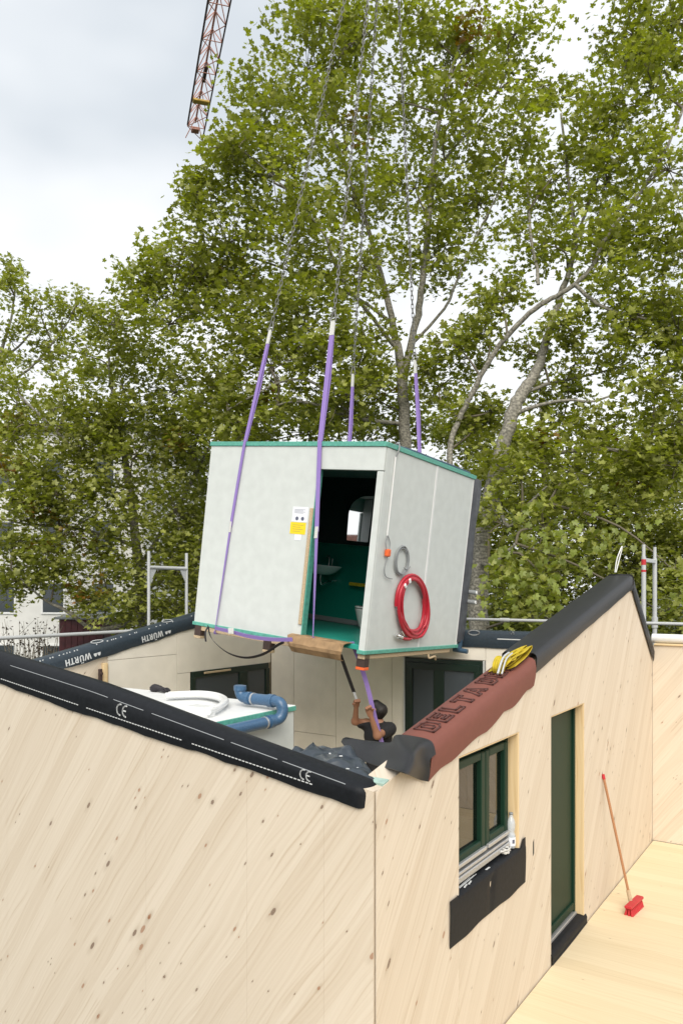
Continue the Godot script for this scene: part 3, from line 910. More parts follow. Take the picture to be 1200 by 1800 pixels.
func build_pod() -> void:
	var p := on_pod("bathroom_pod", "pale grey bathroom pod hanging tilted from purple slings", "pod")
	var fz := 1.272
	bx("front_panel", Vector3(-0.456, -0.012, fz - 0.025), Vector3(1.79, 2.37, 0.05), M.pod_panel, p)
	bx("header_panel", Vector3(0.9, 1.035, fz - 0.027), Vector3(0.90, 0.275, 0.05), M.pod_panel, p)
	bx("corner_post", Vector3(1.311, -0.155, fz - 0.024), Vector3(0.082, 2.085, 0.05), M.pod_panel, p)
	bx("side_panel", Vector3(1.328, -0.012, 0.585), Vector3(0.048, 2.37, 1.272), M.pod_side, p)
	bx("side_panel", Vector3(1.328, -0.012, -0.655), Vector3(0.048, 2.37, 1.190), M.pod_side, p)
	bx("seam_strip", Vector3(1.354, -0.012, -0.058), Vector3(0.006, 2.36, 0.045), M.white, p, 0.002)
	bx("edge_strip", Vector3(1.354, -0.012, -1.225), Vector3(0.006, 2.36, 0.04), M.white, p, 0.002)
	bx("corner_strip", Vector3(1.354, -0.012, 1.19), Vector3(0.005, 2.36, 0.10), M.pod_panel, p, 0.002)
	bx("left_panel", Vector3(-1.328, -0.012, -0.025), Vector3(0.048, 2.37, 2.49), M.pod_side, p)
	bx("back_panel", Vector3(0, -0.012, -1.247), Vector3(2.60, 2.37, 0.05), M.pod_side, p)
	bx("roof_panel", Vector3(0, 1.195, 0), Vector3(2.69, 0.06, 2.53), M.pod_side, p)
	bx("floor_panel", Vector3(0, -1.165, 0), Vector3(2.60, 0.06, 2.44), M.floor_green, p)
	for s in [[1.20, 0.056, "top_trim"], [-1.207, 0.046, "bottom_trim"]]:
		var t := MB.new()
		if s[2] == "top_trim":
			t.box(Vector3(0, s[0], fz + 0.004), Vector3(2.73, s[1], 0.022))
		else:
			t.box(Vector3(-0.43, s[0], fz + 0.004), Vector3(1.87, s[1], 0.022))
			t.box(Vector3(1.31, s[0], fz + 0.004), Vector3(0.11, s[1], 0.022))
		t.box(Vector3(1.357, s[0], 0), Vector3(0.022, s[1], 2.53))
		t.box(Vector3(0, s[0], -fz - 0.004), Vector3(2.72, s[1], 0.022))
		t.box(Vector3(-1.357, s[0], 0), Vector3(0.022, s[1], 2.53))
		one(s[2], t, M.teal, p)
	bx("door_reveal", Vector3(0.447, -0.13, 1.24), Vector3(0.014, 2.06, 0.10), M.teal, p)
	bx("timber_batten", Vector3(0.410, -0.29, fz + 0.010), Vector3(0.05, 1.42, 0.022), M.timber, p)
	# lining of the room
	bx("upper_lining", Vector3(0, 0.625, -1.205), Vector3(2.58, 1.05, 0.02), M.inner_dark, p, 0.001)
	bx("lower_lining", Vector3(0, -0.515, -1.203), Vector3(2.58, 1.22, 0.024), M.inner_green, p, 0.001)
	bx("left_lining", Vector3(-1.29, 0.0, 0), Vector3(0.02, 2.25, 2.38), M.inner_green, p, 0.001)
	bx("right_lining", Vector3(1.292, 0.0, 0), Vector3(0.02, 2.25, 2.38), M.inner_grey, p, 0.001)
	bx("ceiling_lining", Vector3(0, 1.15, 0), Vector3(2.56, 0.02, 2.38), M.inner_grey, p, 0.001)
	bx("skirting", Vector3(0, -1.09, -1.185), Vector3(2.56, 0.075, 0.014), M.grey_plastic, p)
	# mirror on a swung-out cabinet door
	var mirror_at: Vector3 = Vector3(-0.299, 0.494, -0.950)
	var mx := Transform3D(Basis(Vector3(0, 1, 0), deg_to_rad(34.0)) * Basis(Vector3(1, 0, 0), deg_to_rad(-1.2)), mirror_at)
	var mb := MB.new()
	var arc := PackedVector2Array([Vector2(-0.17, -0.34), Vector2(0.15, -0.34), Vector2(0.17, 0.36)])
	for k in 8: arc.append(Vector2(0.08 - 0.26 * sin(PI * 0.5 * k / 7.0), 0.06 + 0.29 * cos(PI * 0.5 * k / 7.0)))
	mb.prism(arc, mx, 0.012)
	var mi := one("mirror", mb, M.mirror, p)
	var mk := MB.new()
	mk.prism(arc, mx.translated_local(Vector3(0, 0, -0.0145)), 0.02)
	one("mirror_back", mk, M.inner_grey, mi)
	# basin on the back wall
	var ba: Vector3 = Vector3(-0.912, -0.301, -0.950)
	var bb := MB.new()
	bb.lathe([Vector2(0.0, -0.10), Vector2(0.12, -0.10), Vector2(0.22, -0.05), Vector2(0.29, 0.03), Vector2(0.30, 0.045), Vector2(0.27, 0.045), Vector2(0.2, -0.02), Vector2(0.0, -0.05)], Transform3D(Basis().scaled(Vector3(1.15, 1, 0.85)), ba), 24)
	var basin := one("basin", bb, M.ceramic, p)
	var tp := MB.new()
	tp.tube(smooth_path([ba + Vector3(0.0, 0.04, -0.19), ba + Vector3(0.0, 0.17, -0.19), ba + Vector3(0.01, 0.2, -0.14), ba + Vector3(0.02, 0.17, -0.09)], 5), [0.014], 8)
	tp.tube([ba + Vector3(0.06, 0.05, -0.19), ba + Vector3(0.06, 0.16, -0.19)], [0.012], 8)
	one("tap", tp, M.chrome, basin)
	var tr := MB.new()
	tr.tube(smooth_path([ba + Vector3(0, -0.09, 0), ba + Vector3(0, -0.2, 0), ba + Vector3(0.02, -0.26, -0.03), ba + Vector3(0.06, -0.22, -0.1), ba + Vector3(0.06, -0.2, -0.24)], 5), [0.018], 8)
	tr.tube([ba + Vector3(0.14, -0.18, -0.1), ba + Vector3(0.14, -0.18, -0.23)], [0.02], 8)
	one("drain_trap", tr, M.chrome, basin)
	# toilet
	var ta: Vector3 = Vector3(0.119, -0.921, -0.800)
	var tb := MB.new()
	tb.lathe([Vector2(0.0, -0.34), Vector2(0.10, -0.34), Vector2(0.11, -0.2), Vector2(0.17, -0.05), Vector2(0.2, 0.06), Vector2(0.205, 0.09), Vector2(0.0, 0.10)], Transform3D(Basis().scaled(Vector3(0.95, 1, 1.25)), ta), 20)
	var toilet := one("toilet", tb, M.ceramic, p)
	var ts := MB.new()
	ts.lathe([Vector2(0.0, 0.125), Vector2(0.2, 0.125), Vector2(0.21, 0.115), Vector2(0.208, 0.104), Vector2(0.0, 0.104)], Transform3D(Basis().scaled(Vector3(0.95, 1, 1.25)), ta), 20)
	one("seat_lid", ts, M.gloss_white, toilet)
	bx("fold_down_rail", Vector3(-0.279, -0.498, -1.100), Vector3(0.34, 0.05, 0.10), M.yellow, p, 0.01)
	# stickers beside the door
	bx("white_label", Vector3(0.235, 0.335, fz + 0.0015), Vector3(0.235, 0.185, 0.003), M.paper, p, 0.001)
	bx("yellow_label", Vector3(0.222, 0.165, fz + 0.0015), Vector3(0.235, 0.145, 0.003), M.label_yellow, p, 0.001)
	bx("clear_tag", Vector3(0.235, 0.055, fz + 0.0015), Vector3(0.10, 0.07, 0.003), M.paper, p, 0.001)
	var ik := MB.new()
	for k in 4: ik.stroke([Vector2(-0.085, 0.395 - 0.014 * k), Vector2(0.075 - 0.03 * (k % 2), 0.395 - 0.014 * k)], 0.004, Transform3D(Basis(), Vector3(0.235, 0, fz + 0.0042)))
	for s in [-0.04, 0.045]:
		var ring := PackedVector2Array()
		for k in 12: ring.append(Vector2(s + cos(TAU * k / 12.0) * 0.024, 0.285 + sin(TAU * k / 12.0) * 0.024))
		ik.prism(ring, Transform3D(Basis(), Vector3(0.235, 0, fz + 0.0042)), 0.001)
	for k in 4: ik.stroke([Vector2(-0.08, 0.205 - 0.026 * k), Vector2(0.08 - 0.04 * (k % 2), 0.205 - 0.026 * k)], 0.003, Transform3D(Basis(), Vector3(0.222, 0, fz + 0.0042)))
	one("label_print", ik, M.ink, p)
	# carrying frame and feet
	bx("timber_bearer", Vector3(-0.42, -1.262, 1.24), Vector3(1.66, 0.06, 0.07), M.timber, p)
	bx("timber_bearer", Vector3(1.30, -1.262, 0.1), Vector3(0.09, 0.055, 2.3), M.timber, p)
	bx("timber_bearer", Vector3(-1.28, -1.262, 0.0), Vector3(0.09, 0.055, 2.4), M.timber, p)
	bx("timber_bearer", Vector3(0.0, -1.262, -1.2), Vector3(2.4, 0.055, 0.09), M.timber, p)
	for q in [Vector3(-1.26, -1.29, 1.23), Vector3(-0.06, -1.305, 1.245), Vector3(1.29, -1.31, 1.18)]:
		var ft := bx("foot", q, Vector3(0.11, 0.15, 0.11), M.dark_wood, p)
		bx("foot_pad", q + Vector3(0, -0.093, 0), Vector3(0.115, 0.034, 0.115), M.orange if q.x > 1.0 else M.timber, ft)
	# conduit, grey flap, roof services
	var cd := MB.new()
	cd.tube([Vector3(1.362, 1.1, 1.05), Vector3(1.363, 0.5, 1.05), Vector3(1.362, 0.17, 1.05)], [0.010], 8)
	one("conduit", cd, M.white, p)
	var cw := MB.new()
	cw.tube(smooth_path([Vector3(1.20, 1.25, 0.9), Vector3(1.34, 1.26, 0.97), Vector3(1.385, 1.18, 1.03), Vector3(1.366, 1.09, 1.05)], 5), [0.009], 6)
	one("cable", cw, M.grey_plastic, p)
	var gf := []
	for i in 13:
		var y := 1.19 - 2.33 * i / 12.0
		var wv := 0.012 * sin(i * 1.3)
		gf.append([Vector3(1.36, y, -1.22), Vector3(1.375 + wv, y, -1.30), Vector3(1.372 - wv, y - 0.01, -1.38), Vector3(1.36 + wv, y, -1.45 - 0.02 * sin(i * 0.9))])
	var gm := MB.new()
	gm.sheet(gf, 0.006)
	one("grey_foil_flap", gm, M.grey_foil, p)
	bx("shaft_wall", Vector3(0.75, -0.02, -1.36), Vector3(1.2, 2.32, 0.16), M.grey_foil, p)
	var rp := MB.new()
	rp.tube([Vector3(0.55, 1.22, -0.35), Vector3(0.55, 1.42, -0.35)], [0.075], 16)
	rp.tube([Vector3(0.55, 1.36, -0.35), Vector3(0.55, 1.43, -0.35)], [0.086], 16)
	one("roof_pipe_stub", rp, M.pipe_blue_dark, p)
	var rc := MB.new()
	for k in 3: rc.tube(smooth_path([Vector3(1.0 + 0.1 * k, 1.245, 1.1), Vector3(1.22 + 0.03 * k, 1.255, 0.6), Vector3(1.18 + 0.06 * k, 1.25, 0.0), Vector3(1.26 + 0.02 * k, 1.255, -0.6), Vector3(1.1 + 0.1 * k, 1.25, -1.15)], 6), [0.02], 6)
	one("roof_cables", rc, M.pipe_blue_dark, p)
	var bp := MB.new()
	bp.tube([Vector3(1.33, -1.12, -1.36), Vector3(1.33, -1.26, -1.36)], [0.055], 14)
	bp.tube([Vector3(1.26, -1.27, -1.36), Vector3(1.48, -1.27, -1.36)], [0.035], 12)
	one("drain_pipe", bp, M.pipe_blue_dark, p)
	var ps := MB.new()
	for y in [-0.42, -0.56]: ps.tube([Vector3(1.34, y, -1.42), Vector3(1.49, y, -1.42)], [0.032], 12)
	one("pipe_ends", ps, M.grey_plastic, p)
	var pc := MB.new()
	for y in [-0.42, -0.56]: pc.tube([Vector3(1.485, y, -1.42), Vector3(1.50, y, -1.42)], [0.024], 12)
	one("pipe_caps", pc, M.gloss_white, p)
	var hk := MB.new()
	hk.tube(smooth_path([Vector3(1.33, -1.28, -0.42), Vector3(1.36, -1.34, -0.40), Vector3(1.38, -1.32, -0.52), Vector3(1.36, -1.37, -0.60)], 5), [0.014], 6)
	one("loose_bracket", hk, M.timber, p)

	# red hose coil on the side
	var h := on_pod("red_hose", "coiled glossy red hose hanging on the pod's side wall", "hose")
	var hb := MB.new()
	var turns := 5
	var path := []
	for i in turns * 36:
		var t := float(i) / 36.0
		var a := TAU * t
		var k: float = t / turns
		var ry: float = 0.365 + 0.03 * sin(t * 2.3) - 0.012 * k
		var rz: float = 0.36 + 0.05 * sin(t * 1.7 + 1.0)
		path.append(Vector3(1.378 + 0.024 * fmod(t * 1.618, 1.0) + 0.02 * absf(sin(t * 2.1)), -0.655 + sin(a) * ry + 0.02 * sin(t * 3.1), 0.285 + cos(a) * rz + 0.10 * sin(a) + 0.03 * sin(t * 2.9)))
	hb.tube(path, [0.021], 10)
	put("hose_coil", hb.mesh(), M.hose, h)
	var ht := MB.new()
	ht.tube(smooth_path([path[path.size() - 1], Vector3(1.40, -1.02, 0.25), Vector3(1.405, -1.06, 0.40), Vector3(1.40, -1.03, 0.52)], 5), [0.020], 8)
	put("hose_end", ht.mesh(), M.hose, h)
	var hf := MB.new()
	hf.tube([Vector3(1.40, -1.035, 0.50), Vector3(1.40, -1.02, 0.60)], [0.028], 10)
	hf.tube([Vector3(1.40, -1.02, 0.59), Vector3(1.40, -1.0, 0.66)], [0.018], 10)
	hf.box(Vector3(1.41, -0.99, 0.50), Vector3(0.02, 0.09, 0.018), Basis(Vector3(1, 0, 0), 0.9))
	put("valve_fitting", hf.mesh(), M.chrome, h)
	for q in [[Vector3(1.425, -0.335, 0.50), 0.5], [Vector3(1.425, -0.40, 0.60), 0.9]]: bx("white_tape", q[0], Vector3(0.03, 0.06, 0.045), M.gloss_white, h, 0.01, Basis(Vector3(1, 0, 0), q[1]))
	# grey cable coil and orange connector
	var cc := on_pod("grey_cable_coil", "small grey cable coil hung above the red hose", "cable")
	var cb := MB.new()
	var cp := []
	for i in 30 * 5:
		var t := i / 30.0
		var a := TAU * t
		cp.append(Vector3(1.372 + 0.012 * fmod(t * 1.618, 1.0), -0.10 + sin(a) * (0.165 + 0.016 * sin(t * 2.0)), 0.655 + cos(a) * (0.155 + 0.018 * sin(t * 1.4))))
	cb.tube(cp, [0.008], 6)
	cb.tube(smooth_path([Vector3(1.38, -0.18, 0.60), Vector3(1.39, -0.20, 0.53), Vector3(1.38, -0.16, 0.44)], 4), [0.006], 5)
	cb.tube(smooth_path([Vector3(1.38, 0.05, 0.6), Vector3(1.36, 0.085, 0.66), Vector3(1.38, 0.05, 0.72)], 4), [0.006], 5)
	put("coil", cb.mesh(), M.grey_plastic, cc)
	var oc := on_pod("orange_plug", "orange plug on a grey lead hanging beside the pod's corner", "plug")
	bx("plug", Vector3(1.385, -0.03, 1.035), Vector3(0.05, 0.09, 0.08), M.orange, oc, 0.012)
	var ol := MB.new()
	ol.tube(smooth_path([Vector3(1.37, 0.17, 1.05), Vector3(1.375, 0.09, 1.09), Vector3(1.385, 0.0, 1.07)], 5), [0.006], 6)
	ol.tube(smooth_path([Vector3(1.37, 0.17, 1.05), Vector3(1.375, 0.09, 0.99), Vector3(1.385, 0.0, 1.01)], 5), [0.006], 6)
	ol.tube(smooth_path([Vector3(1.385, -0.07, 1.03), Vector3(1.378, -0.22, 1.06), Vector3(1.376, -0.31, 1.0), Vector3(1.378, -0.33, 0.85)], 6), [0.006], 6)
	put("lead", ol.mesh(), M.grey_plastic, oc)
	# folded cardboard at the threshold
	var cbx := on_pod("cardboard_trough", "folded brown cardboard protecting the pod's door sill", "cardboard")
	var cr := []
	for i in 15:
		var x := 0.31 + 0.82 * i / 14.0
		var kk: float = 0.012 if i == 6 else 0.0
		var e: float = 0.03 * (1.0 if i == 0 or i == 14 else 0.0)
		cr.append([Vector3(x, -1.128, 1.18), Vector3(x, -1.126 - kk, 1.30), Vector3(x, -1.14 - kk, 1.375), Vector3(x + (0.015 if i < 7 else -0.015) * 1.0, -1.225 - kk, 1.41 - e), Vector3(x + (0.03 if i < 7 else -0.03), -1.265, 1.40 - e), Vector3(x + (0.05 if i < 7 else -0.05), -1.33, 1.33), Vector3(x + (0.06 if i < 7 else -0.06), -1.345, 1.26)])
	var cm := MB.new()
	cm.sheet(cr, 0.008, false)
	put("folded_sheet", cm.mesh(), M.cardboard, cbx)

	# slings and chains
	var hook := Vector3(-3.1, 14.0, -5.5)
	var side := PX.basis.x
	var link := MB.new()
	var lp := []
	for k in 14:
		var a := TAU * k / 14.0
		lp.append(Vector3(cos(a) * 0.017, sin(a) * 0.022 + (0.020 if sin(a) > 0.01 else -0.020), 0))
	link.tube(lp, [0.0055], 6, true, Vector3(0, 0, 1))
	var lm := link.mesh()
	var S := [
		[Vector3(-4.157, 6.630, -4.247), [Vector3(-0.75, 1.232, 1.292), Vector3(-0.854, 0.126, 1.284), Vector3(-0.941, -1.27, 1.292)], 0.043, true, "purple lifting sling crossing the blank front panel"],
		[Vector3(-3.180, 6.560, -4.256), [Vector3(0.433, 1.232, 1.292), Vector3(0.538, 0.14, 1.31), Vector3(0.635, -1.12, 1.30)], 0.060, true, "wide purple lifting sling running down across the pod's doorway"],
		[Vector3(-4.259, 6.577, -6.378), [Vector3(-0.85, 1.232, -1.292), Vector3(-0.85, 0.1, -1.285), Vector3(-0.85, -1.25, -1.29)], 0.042, false, "purple lifting sling behind the pod above the blue pipe stub"],
		[Vector3(-3.181, 6.607, -6.367), [Vector3(0.45, 1.232, -1.292), Vector3(0.45, 0.1, -1.285), Vector3(0.45, -1.25, -1.29)], 0.042, false, "purple lifting sling behind the pod nearest its side wall"]]
	for q in S:
		var o := thing("lifting_sling", q[4], "sling", Vector3.ZERO, "slings carrying the pod")
		var top: Vector3 = q[0]
		var l: Array = q[1]
		var e: Vector3 = PX * (l[0] as Vector3)
		var dir := (e - top).normalized()
		var sv := (side - dir * side.dot(dir)).normalized()
		var b := MB.new()
		b.strap([top + dir * 0.20, top.lerp(e, 0.5), e], sv, q[2], 0.012)
		b.strap([top + dir * 0.20 + sv.cross(dir) * 0.016, top.lerp(e, 0.5) + sv.cross(dir) * 0.03 + sv * 0.012, e + sv.cross(dir) * 0.016], sv, q[2] * 0.9, 0.010)
		put("upper_strap", b.mesh(), M.purple, o)
		var w := MB.new()
		w.strap([top + dir * 0.02, top + dir * 0.21], sv, q[2] * 1.02, 0.02)
		put("white_sleeve", w.mesh(), M.white_cloth, o)
		var d := MB.new()
		var m0: Vector3 = PX * (l[0] as Vector3)
		var m1: Vector3 = PX * (l[1] as Vector3)
		var m2: Vector3 = PX * (l[2] as Vector3)
		var zn := PX.basis.z * (1.0 if q[3] else -1.0)
		d.strap([m0 + zn * 0.004, m0.lerp(m1, 0.5) + zn * 0.006, m1 + zn * 0.004], sv, q[2] * 0.95, 0.010)
		put("face_strap", d.mesh(), M.purple, o)
		var d2 := MB.new()
		var under: Vector3 = m2 - zn * 0.25 - PX.basis.y * 0.03
		var tw := []
		for k in 9:
			var pt := m1.lerp(m2, k / 8.0) + zn * 0.004
			var ang := (k / 8.0) * 0.9
			var sd: Vector3 = (sv * cos(ang) + zn * sin(ang)) * q[2] * 0.36
			tw.append([pt - sd, pt + sd])
		d2.sheet(tw, 0.008)
		d2.strap([m2 + zn * 0.004, m2 - PX.basis.y * 0.03, under], sv, q[2] * 0.8, 0.008)
		put("lower_strap", d2.mesh(), M.purple, o)
		if q[3]:
			var tg := MB.new()
			tg.strap([m1 + zn * 0.012 + PX.basis.y * 0.06, m1 + zn * 0.012 - PX.basis.y * 0.08], sv, q[2] * 0.75, 0.006)
			put("white_tag", tg.mesh(), M.white_cloth, o)
		var ch := thing("lifting_chain", "steel chain rising from the " + (q[4] as String).replace("purple lifting ", "").replace("lifting ", "").replace("wide purple ", "wide "), "chain", Vector3.ZERO, "chains above the slings")
		var cd2 := (hook - top).normalized()
		var sh := MB.new()
		var px := cd2.cross(Vector3(0.3, 0.1, 1)).normalized()
		sh.tube([top + sv * 0.045 + dir * 0.03, top - sv * 0.045 + dir * 0.03, top - sv * 0.012 - dir * 0.09, top + sv * 0.012 - dir * 0.09], [0.011], 8, true)
		put("shackle", sh.mesh(), M.chain, ch)
		var n := int((hook - top).length() / 0.062)
		for k in n:
			var bas := Basis(px, cd2, px.cross(cd2)).rotated(cd2, (k % 2) * PI * 0.5 + 0.5)
			put("link", lm, M.chain, ch, Transform3D(bas, top + cd2 * (0.12 + k * 0.062)))
	var hkb := thing("crane_hook", "yellow crane hook block gathering the four chains", "crane hook", hook)
	var hm := MB.new()
	var ringp := []
	for k in 16: ringp.append(Vector3(cos(TAU * k / 16.0) * 0.12, 0.12 + sin(TAU * k / 16.0) * 0.16, 0))
	hm.tube(ringp, [0.02], 8, true, Vector3(0, 0, 1))
	put("master_ring", hm.mesh(), M.chain, hkb)
	bx("block", Vector3(0, 0.75, 0), Vector3(0.35, 0.7, 0.2), M.crane_yellow, hkb, 0.03)
	var hh := MB.new()
	hh.tube(smooth_path([Vector3(0, 0.42, 0), Vector3(0, 0.33, 0), Vector3(0.1, 0.25, 0), Vector3(0.02, 0.16, 0), Vector3(-0.1, 0.24, 0)], 5), [0.03], 8)
	put("hook", hh.mesh(), M.chain, hkb)
	var hr := MB.new()
	for s in [-0.12, 0.12]: hr.tube([Vector3(s, 1.1, 0), Vector3(s, 19.2, 0)], [0.012], 6)
	put("hoist_rope", hr.mesh(), M.chain, hkb)

	# loose straps below the pod
	var ls := thing("black_strap_loop", "slack black strap looping below the pod's front edge", "strap")
	var lb := MB.new()
	lb.strap(smooth_path([Vector3(-4.795, 2.758, -3.750), Vector3(-4.724, 2.599, -3.738), Vector3(-4.497, 2.431, -3.768), Vector3(-4.205, 2.371, -3.783), Vector3(-3.918, 2.426, -3.794), Vector3(-3.704, 2.545, -3.816), Vector3(-3.696, 2.581, -3.942)], 5), Vector3(0.1, 0.6, 0.75).normalized(), 0.045, 0.004)
	lb.strap(smooth_path([Vector3(-4.795, 2.743, -3.750), Vector3(-4.791, 2.672, -3.693), Vector3(-4.785, 2.555, -3.697)], 4), Vector3(1, 0, 0.3).normalized(), 0.04, 0.004)
	put("strap", lb.mesh(), M.black_strap, ls)
	var pu := thing("purple_strap_end", "purple strap tail tucked along the pod's front bottom edge", "strap")
	var pub := MB.new()
	pub.strap(smooth_path([Vector3(-4.687, 2.731, -3.762), Vector3(-4.455, 2.692, -3.797), Vector3(-4.113, 2.638, -3.784), Vector3(-3.750, 2.615, -3.786), Vector3(-3.462, 2.624, -3.797)], 5), Vector3(0.1, 0.9, 0.3).normalized(), 0.05, 0.006)
	put("strap", pub.mesh(), M.purple_dark, pu)
	bx("white_tag", Vector3(-4.422, 2.701, -3.771), Vector3(0.09, 0.075, 0.012), M.white_cloth, pu)
	var bl := thing("black_guide_strap", "black guide strap running from the pod to the worker's raised hand", "strap")
	var blb := MB.new()
	blb.strap([Vector3(-3.011, 2.442, -4.158), Vector3(-2.985, 2.156, -4.295), Vector3(-2.982, 1.954, -4.418)], Vector3(0.8, 0, -0.5).normalized(), 0.045, 0.006)
	put("strap", blb.mesh(), M.black_strap, bl)
	var blf := MB.new()
	blf.strap([Vector3(-2.982, 1.961, -4.418), Vector3(-2.947, 1.835, -4.442)], Vector3(0.8, 0, -0.5).normalized(), 0.03, 0.012)
	put("metal_end", blf.mesh(), M.galv, bl)
	var pt2 := thing("purple_guide_strap", "long purple strap tail hanging past the worker's head", "strap")
	var ptb := MB.new()
	ptb.strap(smooth_path([Vector3(-2.788, 2.607, -4.067), Vector3(-2.747, 2.400, -4.154), Vector3(-2.689, 2.076, -4.253), Vector3(-2.653, 1.761, -4.337), Vector3(-2.627, 1.512, -4.414), Vector3(-2.612, 1.316, -4.484), Vector3(-2.615, 1.076, -4.543)], 5), Vector3(0.85, 0, -0.5).normalized(), 0.055, 0.006)
	put("strap", ptb.mesh(), M.purple, pt2)

func build_second_pod() -> void:
	var p := thing("installed_pod", "white topped pod already standing inside the module beside the front wall", "pod")
	bx("body", Vector3(-4.44, 0.98, -1.60), Vector3(3.36, 1.94, 2.60), M.pod_side, p)
	bx("top_sheet", Vector3(-4.43, 1.985, -1.60), Vector3(3.36, 0.03, 2.64), M.white, p)
	bx("teal_trim", Vector3(-2.752, 1.968, -1.60), Vector3(0.018, 0.05, 2.64), M.teal, p)
	bx("upstand", Vector3(-3.072, 2.050, -1.826), Vector3(0.24, 0.10, 0.16), M.gloss_white, p)
	var b := MB.new()
	var pth := smooth_path([Vector3(-3.20, 2.215, -2.55), Vector3(-3.20, 2.15, -2.55), Vector3(-3.17, 2.105, -2.55), Vector3(-3.10, 2.09, -2.55), Vector3(-2.90, 2.09, -2.54), Vector3(-2.72, 2.09, -2.53), Vector3(-2.645, 2.07, -2.53), Vector3(-2.62, 2.0, -2.53), Vector3(-2.63, 1.935, -2.50), Vector3(-2.66, 1.91, -2.43), Vector3(-2.66, 1.91, -2.25), Vector3(-2.66, 1.91, -1.7), Vector3(-2.66, 1.91, -1.0)], 5)
	b.tube(pth, [0.058], 16)
	var bp := thing("blue_pipe", "blue plastic drain pipe bending round the installed pod's top corner", "pipe")
	put("pipe", b.mesh(), M.pipe_blue, bp)
	for q in [[Vector3(-3.20, 2.212, -2.55), Vector3(-3.20, 2.165, -2.55)], [Vector3(-3.11, 2.09, -2.55), Vector3(-3.05, 2.09, -2.548)], [Vector3(-2.80, 2.09, -2.535), Vector3(-2.73, 2.09, -2.53)], [Vector3(-2.66, 1.91, -2.42), Vector3(-2.66, 1.91, -2.34)]]:
		var c := MB.new()
		c.tube(q, [0.067], 16)
		put("socket", c.mesh(), M.pipe_blue, bp)
	for q in [[Vector3(-3.02, 2.09, -2.546), Vector3(-3.00, 2.09, -2.545)], [Vector3(-2.66, 1.91, -2.30), Vector3(-2.66, 1.91, -2.28)]]:
		var c := MB.new()
		c.tube(q, [0.063], 16)
		put("clamp", c.mesh(), M.alu, bp)
	var wd := thing("white_duct", "pair of white flat ducts with a bend lying on the installed pod", "duct")
	for k in 2:
		var w := MB.new()
		var o := Vector3(0.035, 0, 0.08) * k
		w.tube(smooth_path([Vector3(-4.145, 2.060, -2.444) + o, Vector3(-3.935, 2.060, -2.698) + o, Vector3(-3.631, 2.060, -2.675) + o, Vector3(-3.290, 2.060, -2.429) + o * 0.7, Vector3(-3.072, 2.060, -2.097) + o * 0.5, Vector3(-2.954, 2.060, -1.827) + o * 0.5], 6), [0.033], 12)
		put("duct", w.mesh(), M.gloss_white, wd)
	var bt := thing("black_glove", "crumpled black work glove lying on the installed pod's white top", "glove")
	var g := MB.new()
	var at: Vector3 = Vector3(-4.763, 2.030, -2.850)
	g.tube(smooth_path([at + Vector3(-0.10, 0, 0), at + Vector3(0, 0.02, 0.01), at + Vector3(0.10, 0.0, -0.02)], 5), [0.02, 0.04, 0.045, 0.048, 0.05, 0.045, 0.04, 0.038, 0.03, 0.03, 0.02], 8)
	put("palm", g.mesh(), M.black_strap, bt)
	for k in 4:
		var f := MB.new()
		f.tube(smooth_path([at + Vector3(0.06, 0.0, 0.03 - 0.02 * k), at + Vector3(0.13, 0.015 * (k % 2), 0.04 - 0.025 * k), at + Vector3(0.17, -0.01, 0.05 - 0.03 * k)], 4), [0.014], 6)
		put("finger", f.mesh(), M.black_strap, bt)

